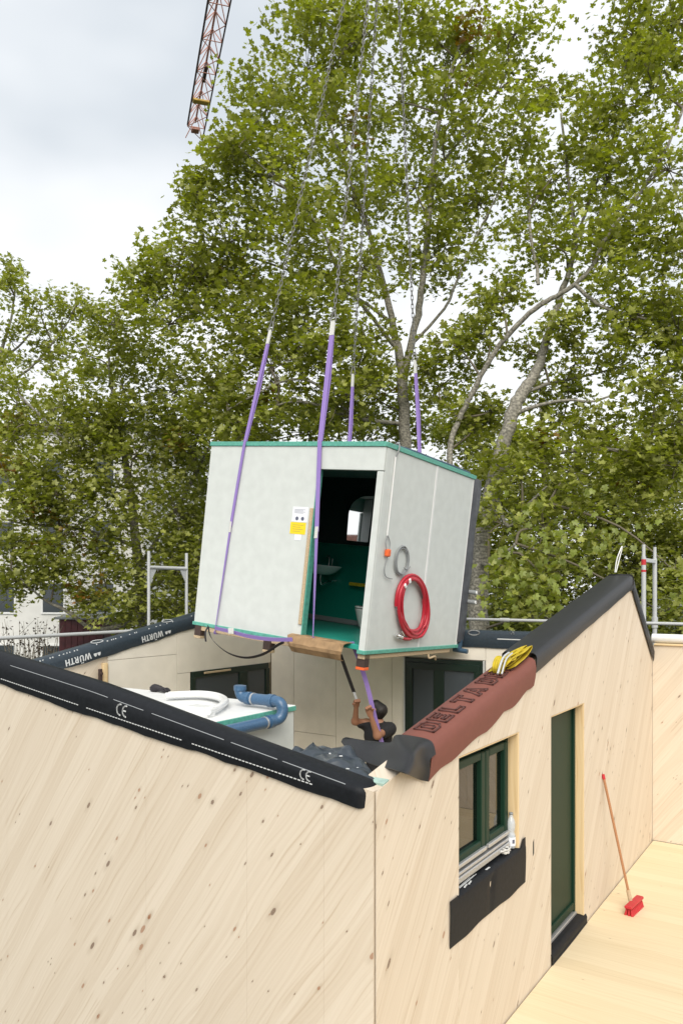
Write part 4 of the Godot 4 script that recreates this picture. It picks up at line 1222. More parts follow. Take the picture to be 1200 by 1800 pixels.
func build_small_things() -> void:
	# broom against the side wall
	var br := thing("broom", "red headed broom leaning against the timber wall beside the green door", "broom")
	var ht := Vector3(0.02, 1.27, -4.50)
	var hb := Vector3(0.29, 0.09, -4.46)
	var b := MB.new()
	b.tube([hb, hb.lerp(ht, 0.5), ht], [0.013], 10)
	put("handle", b.mesh(), M.broom_wood, br)
	var t := MB.new()
	t.tube([ht, ht + (ht - hb).normalized() * 0.05], [0.016], 10)
	put("hanging_cap", t.mesh(), M.red_paint, br)
	var s := MB.new()
	var bd := Vector3(0.10, 0, -1.0).normalized()
	var bb := Basis(bd, Vector3.UP, bd.cross(Vector3.UP))
	s.tube([hb + (hb - ht).normalized() * 0.02, hb.lerp(ht, 0.09)], [0.02], 10)
	put("socket", s.mesh(), M.timber, br)
	bx("head", Vector3(0.325, 0.085, -4.46), Vector3(0.36, 0.03, 0.075), M.red_paint, br, 0.01, bb)
	for k in 9:
		var q := MB.new()
		var c := Vector3(0.325, 0.062, -4.46) + bd * (-0.15 + 0.0375 * k)
		for j in 3: q.tube([c + bb.z * (-0.022 + 0.022 * j), c + bb.z * (-0.034 + 0.034 * j) - Vector3(0, 0.068, 0)], [0.010, 0.016], 6)
		put("bristle_row", q.mesh(), M.red_paint, br)
	# bottle and cord on the sill
	var bo := thing("plastic_bottle", "clear plastic bottle standing on the side window's sill", "bottle", Vector3(-0.042, 1.221, -2.085))
	var clear := mat(Color(0.86, 0.9, 0.94, 0.42), 0.08)
	clear.transparency = BaseMaterial3D.TRANSPARENCY_ALPHA
	var bl := MB.new()
	bl.lathe([Vector2(0.0, 0.002), Vector2(0.028, 0.002), Vector2(0.034, 0.012), Vector2(0.034, 0.10), Vector2(0.029, 0.115), Vector2(0.024, 0.13), Vector2(0.031, 0.15), Vector2(0.033, 0.185), Vector2(0.030, 0.21), Vector2(0.018, 0.235), Vector2(0.013, 0.245), Vector2(0.013, 0.26), Vector2(0.0, 0.26)], Transform3D(), 20)
	put("body", bl.mesh(), clear, bo)
	var cap := MB.new()
	cap.lathe([Vector2(0.0, 0.258), Vector2(0.015, 0.258), Vector2(0.015, 0.275), Vector2(0.0, 0.276)], Transform3D(), 16)
	put("cap", cap.mesh(), M.grey_plastic, bo)
	var lab := MB.new()
	lab.lathe([Vector2(0.0345, 0.025), Vector2(0.0348, 0.03), Vector2(0.0348, 0.085), Vector2(0.0345, 0.09)], Transform3D(), 20)
	put("label", lab.mesh(), M.paper, bo)
	bx("label_print", Vector3(0.028, 0.06, 0.0215), Vector3(0.02, 0.03, 0.002), M.ink, bo, 0.0005, Basis(Vector3.UP, 0.93))
	var co := thing("tangled_string", "tangled white string lying on the side window's sill", "string")
	var cb := MB.new()
	var r := RandomNumberGenerator.new()
	r.seed = 8
	var cp := []
	for i in 70:
		var a := i * 0.55
		cp.append(Vector3(-0.032, 1.228, -1.93) + Vector3(cos(a) * 0.032, 0.004 + 0.030 * absf(sin(a * 0.7)) + r.randf() * 0.006, sin(a) * 0.050 + 0.025 * sin(a * 0.21)))
	cb.tube(smooth_path(cp, 2), [0.0055], 6)
	put("loops", cb.mesh(), M.white_cloth, co)
	# yellow strap bundle on the red brown membrane
	var ys := thing("yellow_strap_bundle", "folded yellow webbing strap lying on the red brown underlay", "strap")
	var up := Vector3(0, 0.2131, -1).normalized()
	var base := Vector3(-0.09, side_top(2.16) + 0.066, -2.16)
	for k in 6:
		var yb := MB.new()
		var off := Vector3(-0.03 + 0.016 * k, 0.008 * (k % 3), 0.0)
		var sx := 0.02 * sin(k * 2.1)
		yb.strap(smooth_path([base + off - up * 0.22 + Vector3(-0.03, 0.0, 0), base + off - up * 0.18 + Vector3(0.02, 0.06, 0), base + off - up * 0.05 + Vector3(sx, 0.035, 0), base + off + up * 0.12 + Vector3(-sx, 0.04, 0), base + off + up * 0.26 + Vector3(0.02, 0.05, 0), base + off + up * 0.31 + Vector3(0.01, 0.02, 0), base + off + up * 0.15 + Vector3(0.02, -0.005, 0), base + off - up * 0.1 + Vector3(0.02, -0.01, 0)], 5), Vector3(0.9, 0.3, 0.2 * sin(k * 1.7)).normalized(), 0.045, 0.005)
		put("webbing", yb.mesh(), M.yellow, ys)
	var yl := MB.new()
	for k in 3:
		var ring := []
		for j in 18:
			var a := TAU * j / 18.0
			ring.append(base - up * (0.16 + 0.012 * k) + up * cos(a) * (0.075 - 0.01 * k) + Vector3(0.02 * k - 0.03, 0.035 + sin(a) * 0.055, 0))
		yl.tube(ring, [0.014], 6, true)
	put("rolled_end", yl.mesh(), M.yellow, ys)
	var yh := MB.new()
	yh.tube(smooth_path([base - up * 0.05 + Vector3(0.02, 0.1, 0), base - up * 0.2 + Vector3(0.03, 0.10, 0), base - up * 0.33 + Vector3(0.04, 0.02, 0)], 5), [0.009], 6)
	yh.tube(smooth_path([base - up * 0.06 + Vector3(0.05, 0.1, 0), base - up * 0.2 + Vector3(0.055, 0.09, 0), base - up * 0.3 + Vector3(0.06, 0.01, 0)], 5), [0.007], 6)
	put("wire_hook", yh.mesh(), M.galv, ys)
	# wire loop on the ridge
	var wl := thing("wire_loop", "white wire loop sticking up from the black ridge capping", "wire")
	var wb := MB.new()
	wb.tube(smooth_path([Vector3(-0.171, 3.427, -5.691), Vector3(-0.154, 3.567, -5.702), Vector3(-0.126, 3.667, -5.721), Vector3(-0.109, 3.728, -5.756), Vector3(-0.112, 3.695, -5.767), Vector3(-0.139, 3.568, -5.748), Vector3(-0.165, 3.427, -5.719)], 5), [0.007], 6)
	put("loop", wb.mesh(), M.gloss_white, wl)

func pipe(called: String, a: Vector3, b: Vector3, r: float, parent: Node3D, material: Material = null) -> void:
	var m := MB.new()
	m.tube([a, a.lerp(b, 0.5), b], [r], 10)
	put(called, m.mesh(), material if material else M.galv, parent)

func build_scaffold() -> void:
	var l := thing("scaffold_unit", "galvanised scaffold frame with corner gussets behind the left wall", "scaffold", Vector3.ZERO, "scaffold units")
	var x := -7.5
	for z in [-5.2, -6.06]: pipe("post", Vector3(x, -3.2, z), Vector3(x, 3.87, z), 0.026, l)
	pipe("crossbar", Vector3(x, 3.60, -5.2), Vector3(x, 3.60, -6.06), 0.032, l)
	pipe("crossbar", Vector3(x, 1.60, -5.2), Vector3(x, 1.60, -6.06), 0.03, l)
	for q in [[-5.23, -5.36, -5.23], [-6.03, -5.90, -6.03]]:
		var g := MB.new()
		g.prism(PackedVector2Array([Vector2(q[0], 3.57), Vector2(q[1], 3.57), Vector2(q[0], 3.36)]), Transform3D(Basis(Vector3(0, 0, 1), Vector3(0, 1, 0), Vector3(-1, 0, 0)), Vector3(x, 0, 0)), 0.01)
		put("gusset", g.mesh(), M.galv, l)
	var lr := thing("scaffold_rail", "long galvanised scaffold tube running behind the left wall", "scaffold", Vector3.ZERO, "scaffold rails")
	pipe("tube", Vector3(x + 0.06, 2.57, 1.0), Vector3(x + 0.06, 2.57, -5.1), 0.026, lr)
	var r := thing("scaffold_unit", "narrow galvanised scaffold frame with red tape behind the ridge", "scaffold", Vector3.ZERO, "scaffold units")
	for z in [-7.9, -8.63]:
		pipe("post", Vector3(-0.33, -3.2, z), Vector3(-0.33, 3.70, z), 0.032, r)
		pipe("spigot", Vector3(-0.33, 3.69, z), Vector3(-0.33, 3.87, z), 0.024, r)
	bx("crossbar", Vector3(-0.33, 3.65, -8.26), Vector3(0.04, 0.06, 0.68), M.galv, r, 0.008)
	pipe("red_tape", Vector3(-0.33, 3.58, -7.9), Vector3(-0.33, 3.66, -7.9), 0.034, r, M.red_paint)
	pipe("red_tape", Vector3(-0.33, 3.48, -7.9), Vector3(-0.33, 3.51, -7.9), 0.034, r, M.red_paint)
	pipe("coupler", Vector3(-0.33, 2.66, -8.63), Vector3(-0.33, 2.82, -8.63), 0.045, r)
	var rr := thing("scaffold_rail", "galvanised guard rail of the scaffold behind the back wall", "scaffold", Vector3.ZERO, "scaffold rails")
	pipe("tube", Vector3(-5.8, 2.755, -7.95), Vector3(4.5, 2.745, -7.95), 0.024, rr)
	pipe("sleeve", Vector3(-2.5, 2.752, -7.95), Vector3(-2.35, 2.752, -7.95), 0.032, rr)

func build_crane() -> void:
	var c := thing("tower_crane_jib", "red lattice crane jib reaching across the sky above the trees", "crane")
	var tip: Vector3 = Vector3(-33.986, 33.335, -33.145)
	var q: Vector3 = Vector3(-24.654, 33.244, -25.424)
	tip.y = 33.0; q.y = 33.0
	var d := (q - tip).normalized()
	var s := d.cross(Vector3.UP).normalized()
	var wid := 0.55
	var bay := 1.35
	var n := 40
	var L := tip - s * wid
	var Rr := tip + s * wid
	var T := tip - s * 0.1 + Vector3(0, 1.15, 0)
	pipe("chord", L, L + d * bay * n, 0.045, c, M.crane_dark)
	pipe("chord", Rr + d * 1.5, Rr + d * bay * n, 0.055, c, M.crane_dark)
	pipe("chord", T, T + d * bay * n, 0.06, c, M.crane_red)
	for i in n:
		var a := d * bay * i
		var b := d * bay * (i + 1)
		var m := d * bay * (i + 0.5)
		pipe("brace", L + a, T + m, 0.028, c, M.crane_red)
		pipe("brace", T + m, L + b, 0.028, c, M.crane_red)
		pipe("brace", Rr + a, T + m, 0.028, c, M.crane_red)
		pipe("brace", T + m, Rr + b, 0.028, c, M.crane_red)
		pipe("brace", L + a, Rr + (b if i % 2 == 0 else a), 0.024, c, M.crane_red)
		if i % 2 == 1: pipe("brace", Rr + a, L + b, 0.024, c, M.crane_red)
	var tr := tip + d * 4.2
	bx("trolley", tr + Vector3(0, -0.1, 0), Vector3(1.0, 0.14, 0.4), M.crane_yellow, c, 0.03, Basis(s, Vector3.UP, s.cross(Vector3.UP)))
	bx("winch", tr + d * 2.0 + Vector3(0, 0.35, 0), Vector3(0.2, 0.25, 1.4), M.crane_dark, c, 0.03, Basis(s, Vector3.UP, s.cross(Vector3.UP)))
	bx("tip_plate", tip + d * 0.8 + Vector3(0, 0.15, 0), Vector3(0.5, 0.2, 0.5), M.crane_red, c, 0.03, Basis(s, Vector3.UP, s.cross(Vector3.UP)))

# ---------- the worker: tapered capsules joined by a smooth minimum, meshed as surface nets
func nets(b: MB, prims: Array, cell: float, k: float, cut = null) -> void:
	var lo := Vector3(1e9, 1e9, 1e9)
	var hi := -lo
	for q in prims:
		var r: float = max(q[2], q[3]) + cell * 3.0
		for e in [q[0], q[1]]:
			lo = lo.min(e - Vector3(r, r, r)); hi = hi.max(e + Vector3(r, r, r))
	var nx := int((hi.x - lo.x) / cell) + 2
	var ny := int((hi.y - lo.y) / cell) + 2
	var nz := int((hi.z - lo.z) / cell) + 2
	var f := PackedFloat32Array()
	f.resize(nx * ny * nz)
	f.fill(9.0)
	for q in prims:
		var A: Vector3 = q[0]
		var ba: Vector3 = q[1] - A
		var l2: float = max(ba.length_squared(), 1e-9)
		var r: float = max(q[2], q[3]) + k + cell * 2.5
		var p0 := (A.min(q[1]) - Vector3(r, r, r) - lo) / cell
		var p1 := (A.max(q[1]) + Vector3(r, r, r) - lo) / cell
		for z in range(max(0, int(p0.z)), min(nz, int(p1.z) + 1)):
			for y in range(max(0, int(p0.y)), min(ny, int(p1.y) + 1)):
				for x in range(max(0, int(p0.x)), min(nx, int(p1.x) + 1)):
					var p := lo + Vector3(x, y, z) * cell - A
					var t: float = clamp(p.dot(ba) / l2, 0.0, 1.0)
					var d: float = (p - ba * t).length() - lerpf(q[2], q[3], t)
					var id := (z * ny + y) * nx + x
					var o := f[id]
					var h: float = clamp(0.5 + 0.5 * (o - d) / k, 0.0, 1.0)
					f[id] = lerpf(o, d, h) - k * h * (1.0 - h)
	if cut != null:
		for z in nz:
			for y in ny:
				for x in nx:
					var id := (z * ny + y) * nx + x
					if f[id] < cell * 3.0: f[id] = max(f[id], cut.call(lo + Vector3(x, y, z) * cell))
	var vert := {}
	for z in nz - 1:
		for y in ny - 1:
			for x in nx - 1:
				var n := 0
				var s := Vector3.ZERO
				for e in [[0,0,0,1,0,0],[0,1,0,1,1,0],[0,0,1,1,0,1],[0,1,1,1,1,1],[0,0,0,0,1,0],[1,0,0,1,1,0],[0,0,1,0,1,1],[1,0,1,1,1,1],[0,0,0,0,0,1],[1,0,0,1,0,1],[0,1,0,0,1,1],[1,1,0,1,1,1]] if _mixed(f, x, y, z, nx, ny) else []:
					var a := f[((z + e[2]) * ny + y + e[1]) * nx + x + e[0]]
					var c := f[((z + e[5]) * ny + y + e[4]) * nx + x + e[3]]
					if (a < 0.0) != (c < 0.0):
						s += Vector3(x + e[0], y + e[1], z + e[2]).lerp(Vector3(x + e[3], y + e[4], z + e[5]), a / (a - c))
						n += 1
				if n: vert[(z * ny + y) * nx + x] = lo + s / n * cell
	b.sg = 1
	var sx := 1
	var sy := nx
	var sz := nx * ny
	for id in vert:
		var a := f[id]
		for e in [[sx, sy, sz], [sy, sz, sx], [sz, sx, sy]]:
			if id - e[1] < 0 or id - e[2] < 0 or id - e[1] - e[2] < 0: continue
			var c := f[id + e[0]]
			if (a < 0.0) == (c < 0.0): continue
			if not (vert.has(id - e[1]) and vert.has(id - e[2]) and vert.has(id - e[1] - e[2])): continue
			if a < 0.0: b.quad(vert[id], vert[id - e[1]], vert[id - e[1] - e[2]], vert[id - e[2]])
			else: b.quad(vert[id], vert[id - e[2]], vert[id - e[1] - e[2]], vert[id - e[1]])

func _mixed(f: PackedFloat32Array, x: int, y: int, z: int, nx: int, ny: int) -> bool:
	var i := (z * ny + y) * nx + x
	var s := nx * ny
	var a := f[i] < 0.0
	return a != (f[i + 1] < 0.0) or a != (f[i + nx] < 0.0) or a != (f[i + nx + 1] < 0.0) or a != (f[i + s] < 0.0) or a != (f[i + s + 1] < 0.0) or a != (f[i + s + nx] < 0.0) or a != (f[i + s + nx + 1] < 0.0)

func build_person() -> void:
	# he faces along the picture's left, looking up; F forwards, L his left (towards the viewer), U up
	var p := thing("person", "worker in a black T-shirt reaching up to guide the hanging pod", "person", Vector3(-2.832, 0.000, -4.742))
	var F := Vector3(-0.333, 0, 0.943).normalized()
	var U := Vector3.UP
	var L := U.cross(F).normalized()
	var at := func(f: float, u: float, l: float) -> Vector3: return F * f + U * u * 1.04 + L * l
	var hipL: Vector3 = at.call(0.0, 0.93, 0.09)
	var hipR: Vector3 = at.call(0.0, 0.93, -0.09)
	var kneL: Vector3 = at.call(0.05, 0.50, 0.12)
	var kneR: Vector3 = at.call(-0.02, 0.50, -0.12)
	var ankL: Vector3 = at.call(0.0, 0.09, 0.13)
	var ankR: Vector3 = at.call(-0.12, 0.09, -0.14)
	var waist: Vector3 = at.call(0.0, 1.08, 0.0)
	var chest: Vector3 = at.call(0.0, 1.32, 0.0)
	var shL: Vector3 = at.call(-0.03, 1.435, 0.185)
	var shR: Vector3 = at.call(0.03, 1.455, -0.185)
	var neck: Vector3 = at.call(0.0, 1.50, 0.0)
	var skull: Vector3 = at.call(0.02, 1.645, 0.0)
	var elL: Vector3 = Vector3(-2.628, 1.461, -4.389) - p.position
	var haL: Vector3 = Vector3(-2.655, 1.721, -4.275) - p.position
	var elR: Vector3 = Vector3(-3.089, 1.558, -4.611) - p.position
	var haR: Vector3 = Vector3(-2.991, 1.777, -4.484) - p.position
	var skin := mat(col(0.30, 0.145, 0.085), 0.55)
	var cloth := mat(col(0.012, 0.012, 0.014), 0.9)
	var trousers := mat(col(0.03, 0.032, 0.04), 0.9)
	var hairm := mat(col(0.010, 0.007, 0.006), 0.6)
	var b := MB.new()
	nets(b, [[hipL, kneL, 0.085, 0.055], [kneL, ankL, 0.055, 0.035], [hipR, kneR, 0.085, 0.055], [kneR, ankR, 0.055, 0.035], [hipL, hipR, 0.10, 0.10], [at.call(0, 0.95, 0), waist, 0.12, 0.115], [waist, chest, 0.115, 0.13], [chest + L * 0.07, chest - L * 0.07, 0.11, 0.11], [shL, shR, 0.06, 0.06],
		[chest, neck, 0.10, 0.055], [neck, skull - U * 0.04, 0.055, 0.058], [shL, elL, 0.055, 0.042], [elL, haL, 0.042, 0.029], [shR, elR, 0.055, 0.042], [elR, haR, 0.042, 0.029]], 0.017, 0.05)
	# head
	var hf := (F * 0.45 - L * 0.75 + U * 0.38).normalized()       # where he looks
	var hu := (U - hf * U.dot(hf)).normalized()
	var hl := hu.cross(hf).normalized()
	nets(b, [[skull - hf * 0.03, skull + hf * 0.02, 0.088, 0.084], [skull + hf * 0.035 - hu * 0.05, skull + hf * 0.05 - hu * 0.085, 0.062, 0.042], [skull + hf * 0.098 + hu * 0.005, skull + hf * 0.112 - hu * 0.022, 0.010, 0.015],
		[skull + hf * 0.088 + hu * 0.022 + hl * 0.035, skull + hf * 0.088 + hu * 0.022 - hl * 0.035, 0.014, 0.014], [skull + hf * 0.09 - hu * 0.058 + hl * 0.018, skull + hf * 0.09 - hu * 0.058 - hl * 0.018, 0.010, 0.010],
		[skull + hl * 0.080 + hu * 0.015, skull + hl * 0.082 - hu * 0.022, 0.014, 0.010], [skull - hl * 0.080 + hu * 0.015, skull - hl * 0.082 - hu * 0.022, 0.014, 0.010], [neck, skull - hu * 0.05, 0.055, 0.056]], 0.007, 0.018)
	# hands closed round the straps
	for h in [[haL, elL, 1.0], [haR, elR, -1.0]]:
		var w: Vector3 = h[0]
		var d: Vector3 = (w - h[1]).normalized()
		var sx: Vector3 = d.cross(F * 0.4 + L * 0.9).normalized()
		var pn := sx.cross(d).normalized()
		var pal := w + d * 0.075
		var pr := [[w, pal, 0.027, 0.033], [w + sx * 0.016, pal + sx * 0.022, 0.022, 0.022], [w - sx * 0.016, pal - sx * 0.022, 0.022, 0.022]]
		for k in 4:
			var o := sx * (-0.031 + 0.0205 * k)
			var ln: float = [0.82, 0.97, 1.0, 0.9][k]
			var k1 := pal + o + d * 0.022
			var k2 := k1 + d * 0.030 * ln + pn * 0.020
			var k3 := k2 - d * 0.006 + pn * 0.026 * ln
			var k4 := k3 - d * 0.024 * ln - pn * 0.004
			pr += [[k1, k2, 0.0098, 0.009], [k2, k3, 0.009, 0.0085], [k3, k4, 0.0085, 0.0075]]
		var th: Vector3 = w + d * 0.03 + sx * 0.034 * h[2]
		pr += [[th, th + d * 0.035 + sx * 0.018 * h[2] + pn * 0.02, 0.013, 0.011], [th + d * 0.035 + sx * 0.018 * h[2] + pn * 0.02, th + d * 0.055 + pn * 0.045, 0.010, 0.009]]
		nets(b, pr, 0.005, 0.006)
	put("body", b.mesh(), skin, p)
	var s := MB.new()
	var slL := shL.lerp(elL, 0.62)
	var slR := shR.lerp(elR, 0.62)
	nets(s, [[at.call(0, 0.92, 0), waist, 0.150, 0.142], [waist, chest, 0.142, 0.150], [chest + L * 0.08, chest - L * 0.08, 0.128, 0.128], [shL, shR, 0.078, 0.078], [shL, slL, 0.078, 0.074], [shR, slR, 0.078, 0.074], [chest, neck - U * 0.035, 0.115, 0.075]], 0.015, 0.05,
		func(q: Vector3) -> float: return max(max(0.86 - q.y, (q - (neck + F * 0.01)).dot(U + F * 0.2)), max((q - slL).dot((elL - shL).normalized()) if (q - shL).dot(L) > 0.0 else -1.0, (q - slR).dot((elR - shR).normalized()) if (q - shR).dot(L) < 0.0 else -1.0)))
	put("t_shirt", s.mesh(), cloth, p)
	var t := MB.new()
	nets(t, [[hipL, kneL, 0.105, 0.075], [kneL, ankL, 0.075, 0.065], [hipR, kneR, 0.105, 0.075], [kneR, ankR, 0.075, 0.065], [hipL, hipR, 0.118, 0.118]], 0.02, 0.04, func(q: Vector3) -> float: return max(0.07 - q.y, q.y - 0.99))
	put("trousers", t.mesh(), trousers, p)
	for a in [ankL, ankR]:
		var sh := MB.new()
		nets(sh, [[a + F * -0.03 - U * 0.035, a + F * 0.14 - U * 0.05, 0.048, 0.038], [a, a - U * 0.03, 0.048, 0.05]], 0.012, 0.03, func(q: Vector3) -> float: return 0.002 - q.y)
		put("shoe", sh.mesh(), cloth, p)
	var hr := MB.new()
	nets(hr, [[skull - hf * 0.045 + hu * 0.018, skull + hf * 0.03 + hu * 0.045, 0.092, 0.074], [skull - hf * 0.05 - hu * 0.04, skull - hf * 0.04, 0.070, 0.088]], 0.008, 0.02,
		func(q: Vector3) -> float: return max((q - skull).dot(hf) - 0.030 - max(0.0, (q - skull).dot(hu)) * 0.75, -0.085 - (q - skull).dot(hu)))
	put("hair", hr.mesh(), hairm, p)

# ---------- trees
func leaf_tris(b: MB, x: Transform3D, c: Color) -> void:        # a lobed plane leaf, 1 long, hanging from its stalk
	b.col = c
	b.sg = 4294967295
	var half := [Vector2(0.05, 0.02), Vector2(0.30, -0.04), Vector2(0.47, 0.20), Vector2(0.33, 0.32), Vector2(0.54, 0.60), Vector2(0.24, 0.62), Vector2(0.0, 1.0)]
	var mid := x * Vector3(0, 0.34, 0.0)
	for s in [-1.0, 1.0]:
		for i in half.size() - 1:
			var p: Vector2 = half[i]
			var q: Vector2 = half[i + 1]
			var a := x * Vector3(p.x * s, p.y, -0.32 * p.x * p.x - 0.22 * p.y * p.y)
			var d := x * Vector3(q.x * s, q.y, -0.32 * q.x * q.x - 0.22 * q.y * q.y)
			if s > 0: b.tri(mid, a, d)
			else: b.tri(mid, d, a)

func make_sprays() -> Array:
	var out := []
	for v in 4:
		var r := RandomNumberGenerator.new()
		r.seed = 100 + v
		var b := MB.new()
		for i in 11:
			var o := Vector3(r.randfn(0, 0.16), r.randfn(0, 0.13), r.randfn(0, 0.16))
			var bas := Basis(Vector3.UP, r.randf() * TAU) * Basis(Vector3(1, 0, 0), deg_to_rad(r.randf_range(40, 170))) * Basis(Vector3(0, 0, 1), r.randf_range(-0.5, 0.5))
			var sz := r.randf_range(0.10, 0.19)
			var k := r.randf_range(0.72, 1.25)
			leaf_tris(b, Transform3D(bas.scaled(Vector3(sz, sz, sz)), o), Color(k, k * r.randf_range(0.96, 1.04), k * r.randf_range(0.8, 1.1)))
		out.append(b.mesh())
	return out

var sprays := []
var leaf_mat: StandardMaterial3D

func tree(called: String, label: String, limbs: Array, blobs: Array, sd: int, tint: Color, scale: float, autumn: float) -> Node3D:
	var first: Vector4 = limbs[0][0]
	var t := thing(called, label, "tree", Vector3.ZERO)
	var r := RandomNumberGenerator.new()
	r.seed = sd
	var anchors := []
	var nz := noise(sd, 1.0, 3)
	for li in limbs.size():
		var l: Array = limbs[li]
		var pts := []
		var rad := []
		for q in l: pts.append(Vector3(q.x, q.y, q.z))
		var sp := smooth_path(pts, 6)
		for i in sp.size():
			var f := float(i) / (sp.size() - 1) * (l.size() - 1)
			var i0 := int(f)
			var w := lerpf(l[i0].w, l[min(i0 + 1, l.size() - 1)].w, f - i0)
			rad.append(w * 0.86 * (1.0 + 0.10 * nz.get_noise_1d(i * 3.7 + li * 20.0)))
			var wob: float = min(0.06, w * 0.6)
			sp[i] = sp[i] + Vector3(nz.get_noise_1d(i * 2.1 + li * 9.0), 0, nz.get_noise_1d(i * 2.3 + 50.0 + li * 9.0)) * wob
			anchors.append(sp[i])
		var b := MB.new()
		b.tube(sp, rad, 10 if l[0].w > 0.08 else 7)
		put("trunk" if li == 0 else "limb", b.mesh(), M.bark, t)
	# boughs and twigs carry the leaf sprays
	var tw := MB.new()
	var xf := [[], [], [], []]
	var cl := [[], [], [], []]
	for bl in blobs:
		var c := Vector3(bl[0], bl[1], bl[2])
		var R: float = bl[3]
		var best: Vector3 = anchors[0]
		for a in anchors:
			if a.distance_to(c + Vector3(0, -0.8, 0)) < best.distance_to(c + Vector3(0, -0.8, 0)): best = a
		if best.distance_to(c) < 7.0:
			var midp := best.lerp(c, 0.5) + Vector3(r.randf_range(-0.2, 0.2), r.randf_range(0.0, 0.3), r.randf_range(-0.2, 0.2))
			tw.tube(smooth_path([best, midp, c], 4), [0.035, 0.033, 0.03, 0.028, 0.025, 0.022, 0.02, 0.018, 0.015], 5)
		var nsub := int(13 * bl[4]) + 3
		var odd: float = r.randf()
		for s in nsub:
			var dv := Vector3(r.randfn(), r.randfn(), r.randfn()).normalized()
			var sc := c + dv * R * pow(r.randf(), 0.45)
			tw.tube([c, c.lerp(sc, 0.55) + Vector3(r.randfn(), r.randfn() + 0.4, r.randfn()) * 0.08 * R, sc, sc + dv * 0.18 * R], [0.013, 0.010, 0.007, 0.003], 3)
			var tone := r.randf_range(0.78, 1.22)
			var warm: float = autumn * (5.0 if odd > 0.93 else 1.0)
			var turned := r.randf() < warm
			var per := int(R * R * 3.0 * r.randf_range(0.7, 1.3)) + 2
			for k in per:
				var o := Vector3(r.randfn(), r.randfn() * 0.8, r.randfn()) * R * 0.24
				var v := r.randi() % 4
				var sz := scale * r.randf_range(0.72, 1.08)
				var bas := Basis(Vector3.UP, r.randf() * TAU) * Basis(Vector3(1, 0, 0), r.randf_range(-0.4, 0.4))
				xf[v].append(Transform3D(bas.scaled(Vector3(sz, sz, sz)), sc + o))
				var kk := tone * r.randf_range(0.85, 1.15)
				var cc := Color(tint.r * kk, tint.g * kk, tint.b * kk)
				if turned and r.randf() < 0.7: cc = Color(0.26, 0.12, 0.025).lerp(Color(0.24, 0.19, 0.03), r.randf()) * kk
				cc.a = 1.0
				cl[v].append(cc)
	put("twigs", tw.mesh(), M.twig, t).set_meta("kind", "stuff")
	for v in 4:
		if xf[v].is_empty(): continue
		var mm := MultiMesh.new()
		mm.transform_format = MultiMesh.TRANSFORM_3D
		mm.use_colors = true
		mm.mesh = sprays[v]
		mm.instance_count = xf[v].size()
		for i in xf[v].size():
			mm.set_instance_transform(i, xf[v][i])
			mm.set_instance_color(i, cl[v][i])
		var mi := MultiMeshInstance3D.new()
		mi.name = "crown"
		mi.multimesh = mm
		mi.material_override = leaf_mat
		t.add_child(mi, true)
		mi.set_meta("kind", "stuff")
	return t

